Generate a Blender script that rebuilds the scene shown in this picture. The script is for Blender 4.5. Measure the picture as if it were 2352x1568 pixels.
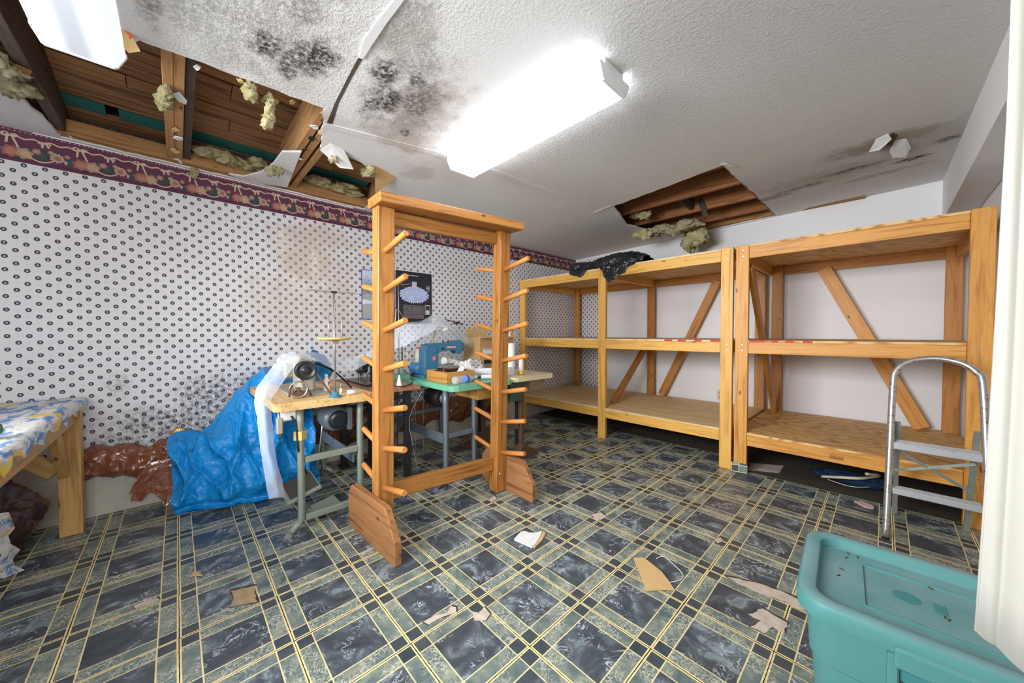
import bpy, bmesh, math, random
from mathutils import Vector, Matrix, noise as mnoise
from mathutils.geometry import delaunay_2d_cdt
for o in list(bpy.data.objects): bpy.data.objects.remove(o)
SC = bpy.context.scene
COL = SC.collection
PI = math.pi
# ------------------------------------------------------------------ camera
CAM = Vector((3.33018, -0.89956, 1.12462)); FPX = 809.135
YAW, PITCH, ROLL = -0.811483, 0.0229075, -0.00189627
_f = Vector((math.sin(YAW)*math.cos(PITCH), math.cos(YAW)*math.cos(PITCH), -math.sin(PITCH)))
_r0 = Vector((math.cos(YAW), -math.sin(YAW), 0)); _u0 = _r0.cross(_f)
_r = _r0*math.cos(ROLL) + _u0*math.sin(ROLL); _u = _u0*math.cos(ROLL) - _r0*math.sin(ROLL)
cd = bpy.data.cameras.new('camera'); cam = bpy.data.objects.new('camera', cd); COL.objects.link(cam)
cd.sensor_width = 36; cd.lens = FPX*36/2352; cd.clip_start = 0.02; cd.clip_end = 60
cam.matrix_world = Matrix(((_r.x, _u.x, -_f.x, CAM.x), (_r.y, _u.y, -_f.y, CAM.y), (_r.z, _u.z, -_f.z, CAM.z), (0, 0, 0, 1)))
SC.camera = cam
# ------------------------------------------------------------------ world, lights, exposure
w = bpy.data.worlds.new('world'); SC.world = w; w.use_nodes = True
w.node_tree.nodes['Background'].inputs[0].default_value = (0.75, 0.85, 1.0, 1); w.node_tree.nodes['Background'].inputs[1].default_value = 0.3
SC.view_settings.view_transform = 'Standard'; SC.view_settings.look = 'None'
SC.view_settings.gamma = 1; SC.view_settings.use_curve_mapping = False
SC.view_settings.exposure = 0.83
LENS_STRENGTH = 6.8   # mid ceiling tube; the corner tube is old and dim
DIM_STRENGTH = 0.46
def area(name, loc, aim, sx, sy, power, col):
    l = bpy.data.lights.new(name, 'AREA'); l.shape = 'RECTANGLE'; l.size = sx; l.size_y = sy; l.energy = power; l.color = col
    o = bpy.data.objects.new(name, l); COL.objects.link(o); o.location = loc
    o.rotation_euler = (Vector(aim)-Vector(loc)).to_track_quat('-Z', 'Y').to_euler(); return o
# fill lamps added at two made-up windows behind the camera, to light the room
wd = area('window_daylight', (2.15, -2.42, 1.45), (2.45, 2.4, 0.75), 1.9, 1.3, 62, (0.96, 0.98, 1.0))
wd.data.spread = math.radians(105)
ws = area('side_window_daylight', (4.62, -1.2, 1.35), (0.2, -0.9, 0.75), 1.3, 1.2, 20, (0.95, 0.97, 1.0))  # second fill lamp, added to brighten the left wall side

ws.data.spread = math.radians(100)
# ------------------------------------------------------------------ helpers: where a photographed point stands at a known plane
def _ray(px, py): return _f + _r*((px-1176)/FPX) - _u*((py-784)/FPX)
def ax(px, py, X): d = _ray(px, py); return CAM + d*((X-CAM.x)/d.x)
def ay(px, py, Y): d = _ray(px, py); return CAM + d*((Y-CAM.y)/d.y)
def az(px, py, Z): d = _ray(px, py); return CAM + d*((Z-CAM.z)/d.z)

# ------------------------------------------------------------------ helpers: nodes
NT = None
def mat(name, rough=0.6, spec=0.3):
    global NT
    m = bpy.data.materials.new(name); m.use_nodes = True; NT = m.node_tree
    b = NT.nodes['Principled BSDF']; b.inputs['Roughness'].default_value = rough; b.inputs['Specular IOR Level'].default_value = spec
    return m, b
def setin(n, i, v):
    if isinstance(v, bpy.types.NodeSocket): NT.links.new(v, n.inputs[i])
    elif v is not None: n.inputs[i].default_value = v
def mth(op, a, b=None, c=None):
    n = NT.nodes.new('ShaderNodeMath'); n.operation = op
    setin(n, 0, a); setin(n, 1, b); setin(n, 2, c); return n.outputs[0]
add = lambda a, b: mth('ADD', a, b)
sub = lambda a, b: mth('SUBTRACT', a, b)
mul = lambda a, b: mth('MULTIPLY', a, b)
mx = lambda a, b: mth('MAXIMUM', a, b)
mn = lambda a, b: mth('MINIMUM', a, b)
ab = lambda a: mth('ABSOLUTE', a)
lt = lambda a, b: mth('LESS_THAN', a, b)
gt = lambda a, b: mth('GREATER_THAN', a, b)
fr = lambda a: mth('FRACT', a)
def sm(v, e0, e1):
    n = NT.nodes.new('ShaderNodeMapRange'); n.interpolation_type = 'SMOOTHSTEP'
    setin(n, 0, v); n.inputs[1].default_value = e0; n.inputs[2].default_value = e1; return n.outputs[0]
def obj_co():
    return NT.nodes.new('ShaderNodeTexCoord').outputs['Object']
def rnd():
    return NT.nodes.new('ShaderNodeObjectInfo').outputs['Random']
def sep(v):
    n = NT.nodes.new('ShaderNodeSeparateXYZ'); NT.links.new(v, n.inputs[0]); return n.outputs
def comb(x, y, z):
    n = NT.nodes.new('ShaderNodeCombineXYZ'); setin(n, 0, x); setin(n, 1, y); setin(n, 2, z); return n.outputs[0]
def mapp(v, scale=(1, 1, 1), loc=(0, 0, 0)):
    n = NT.nodes.new('ShaderNodeMapping'); NT.links.new(v, n.inputs[0]); n.inputs['Scale'].default_value = scale
    setin(n, 1, loc); return n.outputs[0]
def noi(v, scale, detail=3, rough=0.5, dist=0.0, out=0):
    n = NT.nodes.new('ShaderNodeTexNoise'); NT.links.new(v, n.inputs['Vector'])
    n.inputs['Scale'].default_value = scale; n.inputs['Detail'].default_value = detail
    n.inputs['Roughness'].default_value = rough; n.inputs['Distortion'].default_value = dist; return n.outputs[out]
def vor(v, scale, feature='F1', rnd_=1.0):
    n = NT.nodes.new('ShaderNodeTexVoronoi'); n.feature = feature; NT.links.new(v, n.inputs['Vector']); n.inputs['Scale'].default_value = scale
    n.inputs['Randomness'].default_value = rnd_; return n.outputs[0]
def ramp(f, stops):
    n = NT.nodes.new('ShaderNodeValToRGB'); NT.links.new(f, n.inputs[0]); e = n.color_ramp.elements
    while len(e) < len(stops): e.new(0.5)
    for k, (p, c) in zip(e, stops): k.position = p; k.color = (c[0], c[1], c[2], 1)
    return n.outputs[0]
def mix(f, a, b, mode='MIX'):
    n = NT.nodes.new('ShaderNodeMix'); n.data_type = 'RGBA'; n.blend_type = mode
    setin(n, 0, f)
    for i, v in ((6, a), (7, b)):
        if isinstance(v, bpy.types.NodeSocket): NT.links.new(v, n.inputs[i])
        else: n.inputs[i].default_value = (v[0], v[1], v[2], 1)
    return n.outputs[2]
def bump(b, h, strength=0.3, dist=0.01):
    n = NT.nodes.new('ShaderNodeBump'); n.inputs['Strength'].default_value = strength; n.inputs['Distance'].default_value = dist
    NT.links.new(h, n.inputs['Height']); NT.links.new(n.outputs[0], b.inputs['Normal'])
def base(b, c):
    if isinstance(c, bpy.types.NodeSocket): NT.links.new(c, b.inputs['Base Color'])
    else: b.inputs['Base Color'].default_value = (c[0], c[1], c[2], 1)

# ------------------------------------------------------------------ materials
MT = {}
def plain(key, col, rough=0.6, spec=0.3, metal=0.0, var=0.12, scale=25):
    m, b = mat(key.replace('_', ' '), rough, spec); b.inputs['Metallic'].default_value = metal
    n = noi(obj_co(), scale, 4, 0.6)
    base(b, mix(n, [c*(1-var) for c in col], [min(1, c*(1+var)) for c in col])); MT[key] = m; return m
def wood(key, light, dark, rough=0.45, grain=1.0, knots=True):
    m, b = mat(key.replace('_', ' '), rough, 0.35)
    co = obj_co(); off = mul(rnd(), 37.0)
    v = mapp(co, (1.3, 22, 22), comb(off, off, off))
    n1 = noi(v, 1.6*grain, 4, 0.62, 0.7)
    v2 = mapp(co, (3, 160, 160), comb(off, 0.0, off)); n2 = noi(v2, 1.0, 2, 0.5)
    c = ramp(n1, [(0.34, [q*0.8 for q in dark]), (0.46, [(a*0.45+b_*0.55) for a, b_ in zip(dark, light)]), (0.54, light), (0.60, [(a*0.35+b_*0.65) for a, b_ in zip(dark, light)]), (0.68, light)])
    c = mix(mul(sm(n2, 0.35, 0.75), 0.25), c, dark)
    big = noi(mapp(co, (1, 1, 1), comb(off, off, 0.0)), 1.7, 2)
    c = mix(mul(sm(big, 0.35, 0.75), 0.30), c, [q*0.72 for q in light])
    if knots:
        kv = vor(mapp(co, (1.0, 2.2, 2.2), comb(off, off, off)), 4.3)
        c = mix(mul(sm(kv, 0.11, 0.05), 0.8), c, [q*0.22 for q in dark])
    base(b, c); bump(b, n2, 0.12, 0.002); MT[key] = m; return m
wood('rack_wood', (0.50, 0.222, 0.055), (0.27, 0.096, 0.020))
wood('rack_foot_wood', (0.40, 0.185, 0.070), (0.19, 0.075, 0.026), 0.7)
wood('fir_yellow', (0.80, 0.45, 0.105), (0.62, 0.30, 0.055))
wood('fir_orange', (0.72, 0.345, 0.075), (0.52, 0.21, 0.035))
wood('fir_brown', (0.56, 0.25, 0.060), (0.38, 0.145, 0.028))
wood('table_pine', (0.62, 0.37, 0.13), (0.46, 0.24, 0.07))
wood('joist_old', (0.46, 0.25, 0.10), (0.24, 0.11, 0.04), 0.8)
wood('joist_red', (0.42, 0.18, 0.07), (0.22, 0.08, 0.03), 0.8)
wood('joist_grey', (0.10, 0.075, 0.055), (0.05, 0.035, 0.025), 0.85)
wood('sheathing', (0.42, 0.215, 0.10), (0.10, 0.045, 0.022), 0.85, knots=False)
wood('bench_top', (0.76, 0.52, 0.24), (0.62, 0.38, 0.14), 0.4, knots=False)
wood('machine_top_red', (0.42, 0.185, 0.09), (0.27, 0.10, 0.05), 0.4, knots=False)
wood('dowel', (0.60, 0.245, 0.060), (0.47, 0.165, 0.034), 0.5, knots=False)
wood('crate_wood', (0.62, 0.32, 0.085), (0.40, 0.17, 0.04), 0.5)
wood('cardboard_wood', (0.55, 0.30, 0.12), (0.46, 0.24, 0.09), 0.9, knots=False)
def plywood(key, a, b_, c_, scale, rings=True):
    m, b = mat(key.replace('_', ' '), 0.6, 0.25); co = obj_co(); off = mul(rnd(), 23.0)
    v = mapp(co, (1.0, 3.2, 1.0), comb(off, off, 0.0)); n = noi(v, scale, 3, 0.45, 0.35)
    rg = fr(mul(n, 16.0)) if rings else noi(mapp(co, (1.5, 40, 1)), 1.0, 3)
    edge = sm(ab(sub(rg, 0.5)), 0.15, 0.5)
    c = mix(edge, a, b_); fine = noi(mapp(co, (4, 150, 4)), 1, 2); c = mix(mul(fine, 0.35), c, c_)
    base(b, c); MT[key] = m
plywood('ply_swirl', (0.84, 0.56, 0.24), (0.46, 0.22, 0.055), (0.50, 0.27, 0.08), 1.3)
plywood('ply_pale', (0.82, 0.62, 0.35), (0.70, 0.48, 0.23), (0.62, 0.40, 0.18), 0.7)
for k, c, r_, s_, me in [
    ('plaster', (0.72, 0.72, 0.73), 0.85, 0.2, 0), ('wall_white', (0.70, 0.70, 0.72), 0.8, 0.2, 0), ('drywall_paper', (0.78, 0.77, 0.75), 0.85, 0.2, 0),
    ('subfloor', (0.075, 0.066, 0.056), 0.9, 0.1, 0), ('chip', (0.60, 0.50, 0.42), 0.9, 0.1, 0), ('chip_tan', (0.45, 0.34, 0.20), 0.9, 0.1, 0),
    ('metal_green', (0.27, 0.31, 0.26), 0.45, 0.5, 0.25), ('metal_grey', (0.17, 0.20, 0.23), 0.4, 0.5, 0.3), ('iron_black', (0.022, 0.022, 0.025), 0.5, 0.4, 0.2),
    ('iron_brown', (0.13, 0.075, 0.05), 0.55, 0.4, 0.2), ('machine_beige', (0.36, 0.34, 0.27), 0.4, 0.5, 0.1), ('machine_blue', (0.045, 0.17, 0.29), 0.35, 0.5, 0.0),
    ('machine_black', (0.015, 0.015, 0.017), 0.25, 0.5, 0), ('motor_blue', (0.05, 0.22, 0.46), 0.3, 0.5, 0), ('wheel_dark', (0.035, 0.04, 0.045), 0.3, 0.6, 0.4),
    ('steel', (0.55, 0.56, 0.58), 0.3, 0.5, 0.9), ('steel_worn', (0.50, 0.46, 0.43), 0.35, 0.5, 0.8), ('aluminium', (0.62, 0.63, 0.66), 0.35, 0.5, 0.6),
    ('aluminium_green', (0.33, 0.36, 0.33), 0.45, 0.5, 0.5), ('belt', (0.14, 0.065, 0.04), 0.8, 0.2, 0), ('rubber', (0.02, 0.02, 0.02), 0.8, 0.2, 0),
    ('green_top', (0.17, 0.50, 0.31), 0.3, 0.5, 0), ('cream_top', (0.80, 0.70, 0.46), 0.35, 0.4, 0), ('drawer_brown', (0.36, 0.25, 0.17), 0.6, 0.3, 0),
    ('enamel_green', (0.04, 0.10, 0.06), 0.4, 0.4, 0), ('spool_yellow', (0.72, 0.50, 0.16), 0.5, 0.3, 0), ('cast_green', (0.28, 0.42, 0.30), 0.5, 0.3, 0),
    ('white_plastic', (0.80, 0.80, 0.76), 0.35, 0.4, 0), ('red_plastic', (0.62, 0.03, 0.025), 0.4, 0.4, 0), ('red_label', (0.60, 0.07, 0.06), 0.5, 0.3, 0), ('label_white', (0.78, 0.77, 0.74), 0.6, 0.3, 0),
    ('paper_white', (0.84, 0.84, 0.84), 0.8, 0.2, 0), ('cardboard', (0.50, 0.31, 0.145), 0.9, 0.15, 0), ('cardboard_light', (0.66, 0.44, 0.20), 0.9, 0.15, 0),
    ('black_print', (0.03, 0.03, 0.03), 0.8, 0.2, 0), ('blue_print', (0.10, 0.20, 0.50), 0.6, 0.3, 0), ('thread_pink', (0.80, 0.66, 0.64), 0.8, 0.2, 0), ('gold', (0.62, 0.42, 0.06), 0.35, 0.5, 0.4),
    ('brass', (0.40, 0.29, 0.11), 0.4, 0.5, 0.7), ('denim', (0.012, 0.03, 0.075), 0.9, 0.15, 0), ('trim_cream', (0.62, 0.55, 0.42), 0.9, 0.15, 0), ('pink_scrap', (0.66, 0.48, 0.46), 0.9, 0.15, 0),
    ('teal_paint', (0.028, 0.155, 0.150), 0.7, 0.3, 0), ('outlet_ivory', (0.62, 0.57, 0.46), 0.5, 0.3, 0), ('fixture_white', (0.80, 0.80, 0.80), 0.4, 0.4, 0), ('cable_orange', (0.75, 0.12, 0.05), 0.5, 0.3, 0),
    ('tape_red', (0.55, 0.03, 0.03), 0.5, 0.3, 0), ('tape_white', (0.75, 0.66, 0.50), 0.5, 0.3, 0), ('masking', (0.62, 0.45, 0.14), 0.7, 0.2, 0), ('smudge', (0.07, 0.06, 0.055), 0.8, 0.2, 0),
    ('pencil', (0.72, 0.33, 0.04), 0.5, 0.3, 0), ('string', (0.70, 0.66, 0.58), 0.9, 0.1, 0), ('blue_cap', (0.02, 0.12, 0.60), 0.4, 0.4, 0), ('green_item', (0.07, 0.16, 0.09), 0.7, 0.2, 0),
    ('window_white', (0.75, 0.75, 0.74), 0.5, 0.3, 0), ('rag', (0.55, 0.50, 0.40), 0.9, 0.1, 0), ('screw', (0.35, 0.34, 0.33), 0.4, 0.5, 0.6)]:
    plain(k, c, r_, s_, me, 0.45 if k.startswith('chip') else 0.12)

# ---- worn ladder tube: bright metal with rust
m, b = mat('ladder tube', 0.3, 0.5); b.inputs['Metallic'].default_value = 0.8
n = noi(obj_co(), 60, 4, 0.7); base(b, mix(sm(n, 0.5, 0.72), (0.58, 0.56, 0.54), (0.16, 0.085, 0.05))); MT['ladder_tube'] = m
# ---- vinyl tile print
m, b = mat('marbled vinyl tile', 0.34, 0.4)
co = obj_co(); s = sep(co); off = mul(rnd(), 51.0); vo = comb(off, off, off)
A = ab(s[0]); B = ab(s[1]); hi = mx(A, B); lo = mn(A, B)
vv = mapp(co, (1, 1, 1), vo)
n1 = noi(vv, 7, 5, 0.62, 1.2); n2 = noi(vv, 13, 4, 0.6, 1.8); blot = noi(vv, 8, 2, 0.5, 0.6)
dark = ramp(n1, [(0.30, (0.036, 0.046, 0.059)), (0.50, (0.073, 0.089, 0.107)), (0.58, (0.130, 0.158, 0.179)), (0.63, (0.259, 0.324, 0.348)), (0.70, (0.162, 0.203, 0.227))])
streak = sm(ab(sub(n2, 0.5)), 0.022, 0.003); dark = mix(mul(mul(streak, sm(blot, 0.48, 0.60)), 0.85), dark, (0.62, 0.68, 0.70))
veins = vor(mapp(mix(0.08, vv, noi(vv, 20, 3, 0.6, 0, 1)), (1, 1, 1)), 58, 'DISTANCE_TO_EDGE')
gr = ramp(noi(vv, 14, 3, 0.6), [(0.30, (0.085, 0.130, 0.145)), (0.48, (0.150, 0.195, 0.185)), (0.60, (0.225, 0.262, 0.222)), (0.76, (0.38, 0.41, 0.31))])
gr = mix(mul(mul(sm(veins, 0.11, 0.02), sm(noi(vv, 12, 3), 0.36, 0.62)), 0.8), gr, (0.66, 0.63, 0.50))
sq = ramp(n1, [(0.3, (0.037, 0.052, 0.066)), (0.7, (0.085, 0.102, 0.116))])
c = mix(gt(hi, 0.0945), dark, gr); c = mix(gt(lo, 0.0945), c, sq)
yel = mix(noi(vv, 60, 3), (0.820, 0.609, 0.286), (0.920, 0.820, 0.447))
inner = mx(lt(ab(sub(A, 0.0955)), 0.0021), lt(ab(sub(B, 0.0955)), 0.0021))
outer = gt(hi, 0.1458)
c = mix(mx(inner, outer), c, yel); c = mix(gt(add(hi, mul(sub(noi(vv, 40, 3), 0.5), 0.0030)), 0.1510), c, (0.035, 0.024, 0.016))
dirt = noi(mapp(co, (1, 1, 1), vo), 5, 5, 0.7); c = mix(mul(sm(dirt, 0.50, 0.80), 0.40), c, (0.13, 0.105, 0.08))
base(b, c); MT['tile'] = m
# ---- ceiling: sprayed texture, black mould, brown water marks
def blobs(u, v, lst, warp):
    acc = None
    for (cx, cy, rx, ry, st) in lst:
        dx = mul(sub(u, cx), 1/rx); dy = mul(sub(v, cy), 1/ry)
        d = add(mth('SQRT', add(mul(dx, dx), mul(dy, dy))), warp)
        e = mul(sm(d, 1.15, 0.35), st); acc = e if acc is None else mx(acc, e)
    return acc
m, b = mat('sprayed ceiling', 0.8, 0.25)
co = obj_co(); s = sep(co); wp = mul(sub(noi(co, 9, 5, 0.7), 0.5), 2.0); fine = noi(co, 45, 4, 0.75)
c = mix(noi(co, 2.2, 3), (0.70, 0.695, 0.69), (0.77, 0.765, 0.76))
br = blobs(s[0], s[1], [(1.70, 0.0, 0.36, 0.22, 0.8), (1.42, 0.05, 0.25, 0.25, 0.7), (2.05, -0.25, 0.2, 0.12, 0.5), (3.30, 2.36, 0.36, 0.15, 1.0), (3.0, 2.75, 0.45, 0.20, 0.5), (3.55, 2.5, 0.2, 0.3, 0.5), (1.66, -0.52, 0.4, 0.2, 0.4), (1.05, 0.36, 0.16, 0.14, 0.5)], wp)
c = mix(mul(br, 0.62), c, (0.27, 0.185, 0.11))
mo = blobs(s[0], s[1], [(1.616, -0.625, 0.13, 0.075, 1.0), (1.71, -0.461, 0.17, 0.10, 1.0), (1.569, -0.541, 0.14, 0.05, 0.9), (1.45, -0.75, 0.2, 0.1, 0.35), (1.80, -0.66, 0.45, 0.22, 0.38), (2.1, -0.55, 0.3, 0.15, 0.35), (1.62, -0.85, 0.25, 0.12, 0.4), (1.885, -0.563, 0.14, 0.08, 0.6), (1.80, -0.80, 0.2, 0.08, 0.5), (1.60, -0.95, 0.22, 0.05, 0.6),
    (1.806, -0.218, 0.095, 0.075, 1.0), (1.863, -0.091, 0.08, 0.06, 0.9), (1.62, -0.150, 0.19, 0.13, 1.0), (1.74, -0.02, 0.20, 0.12, 0.75), (1.55, 0.02, 0.2, 0.15, 0.4), (1.441, 0.057, 0.05, 0.04, 0.9), (1.95, -0.15, 0.2, 0.1, 0.45), (2.1, -0.28, 0.25, 0.08, 0.4),
    (3.44, 2.84, 0.12, 0.04, 1.0), (3.137, 2.734, 0.16, 0.05, 0.9), (2.816, 2.861, 0.22, 0.05, 0.7), (3.595, 2.62, 0.06, 0.06, 0.8), (2.65, 2.95, 0.2, 0.06, 0.6), (3.3, 3.02, 0.3, 0.05, 0.4)], wp)
c = mix(mul(mo, sm(fine, 0.28, 0.60)), c, (0.035, 0.030, 0.026))
base(b, c); h = noi(co, 75, 4, 0.7); smoothpatch = mul(lt(s[0], 1.30), gt(s[1], -0.27))
bump(b, mul(sm(h, 0.40, 0.75), sub(1.0, mul(smoothpatch, 0.9))), 0.45, 0.010); MT['ceiling'] = m
# ---- wallpaper with ring dots
def wallpaper(key, axis):
    m, b = mat(key.replace('_', ' '), 0.65, 0.25); co = obj_co(); s = sep(co); u = s[axis]; z = s[2]; P = 0.0735
    cc = mix(noi(co, 3, 3), (0.66, 0.64, 0.655), (0.74, 0.72, 0.73))
    def lattice(du, dz):
        a = mul(sub(fr(add(mul(u, 1/P), du)), 0.5), P); d = mul(sub(fr(add(mul(z, 1/P), dz)), 0.5), P); return a, d
    dots = None; marks = None
    for k in (0.0, 0.5):
        a, d = lattice(0.024+k, 0.331+k); r_ = mth('SQRT', add(mul(a, a), mul(mul(d, d), 0.95)))
        ring = mul(lt(r_, 0.0112), mx(gt(r_, 0.0048), lt(ab(d), 0.0016)))
        dots = ring if dots is None else mx(dots, ring)
        a2, d2 = lattice(0.024+k, 0.831+k); mk = mul(lt(ab(a2), 0.0042), lt(ab(d2), 0.0009)); marks = mk if marks is None else mx(marks, mk)
    cc = mix(mul(marks, 0.5), cc, (0.35, 0.35, 0.38))
    cc = mix(dots, cc, (0.045, 0.045, 0.070))
    if axis == 1:
        wp = mul(sub(noi(co, 7, 5, 0.7), 0.5), 1.8); fine = noi(co, 38, 5, 0.75)
        st = blobs(u, z, [(-0.1, 1.75, 0.28, 0.30, 0.8), (-0.25, 1.35, 0.35, 0.35, 0.5), (0.1, 1.45, 0.2, 0.45, 0.6), (-0.02, 1.95, 0.35, 0.12, 0.7), (0.2, 1.2, 0.2, 0.4, 0.35)], wp)
        cc = mix(mul(st, 0.58), cc, (0.47, 0.32, 0.20))
        mo = blobs(u, z, [(-0.95, 0.52, 0.36, 0.14, 1.0), (-0.72, 0.66, 0.26, 0.20, 1.0), (-0.50, 0.72, 0.25, 0.16, 0.8), (-1.15, 0.44, 0.22, 0.09, 0.9), (-1.18, 0.80, 0.07, 0.10, 0.5), (-0.80, 0.46, 0.3, 0.10, 1.0)], wp)
        cc = mix(mul(mul(mo, sm(fine, 0.36, 0.66)), 0.9), cc, (0.045, 0.042, 0.040))
        torn = mul(blobs(u, z, [(-0.28, 1.86, 0.03, 0.16, 1.0), (-0.05, 1.72, 0.05, 0.14, 1.0), (-0.20, 1.55, 0.03, 0.08, 0.9), (0.03, 1.55, 0.03, 0.07, 0.9)], wp), sm(fine, 0.46, 0.54))
        cc = mix(torn, cc, (0.72, 0.68, 0.60))
        seam = mul(lt(ab(sub(u, -0.308)), 0.0012), gt(z, 0.9)); cc = mix(mul(seam, 0.6), cc, (0.22, 0.18, 0.14))
        low = sm(add(z, mul(wp, 0.02)), 0.375, 0.365)
        cc = mix(low, cc, mix(noi(co, 14, 4, 0.7), (0.40, 0.36, 0.29), (0.66, 0.62, 0.53)))
    base(b, cc); MT[key] = m
wallpaper('wallpaper_side', 1); wallpaper('wallpaper_back', 0)
# ---- floral border, printed
m, b = mat('floral border print', 0.6, 0.25); co = obj_co(); s = sep(co); y = s[1]; z = s[2]; PER = 0.2476
u = mul(fr(mul(add(y, 1.552+0.06), 1/PER)), PER); v = sub(z, 2.085)
nz = noi(co, 90, 3, 0.6); wob = mul(sub(noi(co, 40, 3, 0.6), 0.5), 0.010)
c = mix(noi(co, 30, 3), (0.100, 0.026, 0.060), (0.140, 0.038, 0.080))
def disc(cx, cy, r, petals, c1, c2):
    global c
    dx = sub(u, cx); dy = sub(v, cy); d = add(mth('SQRT', add(mul(dx, dx), mul(dy, dy))), wob)
    ang = mth('ARCTAN2', dy, dx); pet = mth('SINE', mul(ang, float(petals)))
    rr = add(r, mul(pet, r*0.13)); inside = lt(d, rr)
    c = mix(inside, c, mix(sm(sub(mul(d, 1/r), mul(nz, 0.8)), -0.1, 0.6), c2, c1))
for (cx, cy, r) in [(0.085, 0.045, 0.030), (0.165, 0.062, 0.030), (0.21, 0.075, 0.026), (0.125, 0.075, 0.022), (0.03, 0.05, 0.024)]: disc(cx, cy, r, 9, (0.030, 0.055, 0.062), (0.055, 0.075, 0.07))
disc(0.062, 0.052, 0.031, 7, (0.296, 0.086, 0.078), (0.406, 0.187, 0.140)); disc(0.108, 0.052, 0.030, 6, (0.390, 0.211, 0.133), (0.468, 0.312, 0.218))
disc(0.150, 0.077, 0.016, 8, (0.351, 0.140, 0.133), (0.429, 0.257, 0.218)); disc(0.222, 0.062, 0.025, 11, (0.499, 0.374, 0.343), (0.328, 0.133, 0.086))
disc(0.200, 0.086, 0.012, 6, (0.351, 0.172, 0.086), (0.429, 0.281, 0.203)); disc(0.012, 0.082, 0.011, 6, (0.351, 0.172, 0.086), (0.390, 0.234, 0.156)); disc(0.0, 0.045, 0.012, 5, (0.468, 0.406, 0.328), (0.390, 0.312, 0.234))
cream = (0.56, 0.46, 0.33)
for (amp, fq, v0, th) in [(0.0045, 4.0, 0.136, 0.0040)]:
    cur = add(v0, mul(mth('SINE', mul(u, 2*PI*fq/PER)), amp)); c = mix(lt(ab(sub(v, cur)), th), c, cream)
for (cx, cy, rx, ry) in [(0.045, 0.143, 0.014, 0.010), (0.075, 0.141, 0.014, 0.010), (0.165, 0.130, 0.011, 0.008), (0.190, 0.128, 0.011, 0.008)]:
    dx = mul(sub(u, cx), 1/rx); dy = mul(sub(v, cy), 1/ry); d = mth('SQRT', add(mul(dx, dx), mul(dy, dy)))
    c = mix(mul(lt(d, 1.0), gt(d, 0.45)), c, cream)
for (x0, v0, v1, sl) in [(0.052, 0.095, 0.135, -0.1), (0.068, 0.080, 0.135, 0.35), (0.172, 0.105, 0.130, -0.1), (0.186, 0.108, 0.130, 0.3)]:
    xx = add(x0, mul(sub(v1, v), sl)); c = mix(mul(lt(ab(sub(u, xx)), 0.0044), mul(gt(v, v0), lt(v, v1))), c, cream)
xx = sub(u, 0.165); cur = add(0.022, mul(mul(xx, xx), 11.0)); c = mix(mul(lt(ab(sub(v, cur)), 0.0035), lt(ab(xx), 0.045)), c, cream)
dotr = mul(lt(ab(sub(v, 0.168)), 0.0022), lt(fr(mul(u, 55.0)), 0.45)); c = mix(dotr, c, (0.5, 0.38, 0.28))
c = mix(lt(ab(sub(v, 0.016)), 0.002), c, (0.035, 0.010, 0.025)); c = mix(lt(ab(sub(v, 0.006)), 0.0012), c, (0.05, 0.016, 0.03))
base(b, c); MT['border'] = m
# ---- plain white walls with grime
m, b = mat('white painted wall', 0.75, 0.25); co = obj_co(); g = noi(co, 26, 5, 0.75)
c = mix(noi(co, 2, 3), (0.78, 0.78, 0.80), (0.85, 0.85, 0.87)); c = mix(mul(sm(g, 0.66, 0.80), 0.35), c, (0.28, 0.25, 0.20)); base(b, c); bump(b, noi(co, 120, 3), 0.2, 0.004); MT['wall_paint'] = m
# ---- fluorescent lens
for key, st, lo_ in (('lens', LENS_STRENGTH, 0.38), ('lens_dim', DIM_STRENGTH, 0.28)):
    m, b = mat('glowing prismatic ' + key.replace('_', ' '), 0.4, 0.3); s = sep(obj_co()); base(b, (0.85, 0.87, 0.9) if key == 'lens' else (0.42, 0.45, 0.50))
    band = sm(ab(s[1]), 0.012, 0.055); b.inputs['Emission Color'].default_value = (0.90, 0.95, 1.0, 1)
    NT.links.new(mul(add(mul(band, 1-lo_), lo_), st), b.inputs['Emission Strength']); MT[key] = m
# ---- insulation
m, b = mat('yellow glass wool', 0.95, 0.05); co = obj_co(); c = ramp(noi(co, 26, 5, 0.7), [(0.25, (0.50, 0.40, 0.15)), (0.42, (0.82, 0.70, 0.32)), (0.62, (0.96, 0.90, 0.58))])
base(b, c); bump(b, noi(co, 130, 5, 0.8), 1.0, 0.02); MT['wool'] = m
m, b = mat('dirty glass wool', 0.95, 0.05); co = obj_co(); c = ramp(noi(co, 20, 5, 0.7), [(0.25, (0.24, 0.20, 0.12)), (0.42, (0.70, 0.61, 0.35)), (0.62, (0.95, 0.89, 0.60))])
base(b, c); bump(b, noi(co, 130, 5, 0.8), 1.0, 0.02); MT['wool_dirty'] = m
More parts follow.
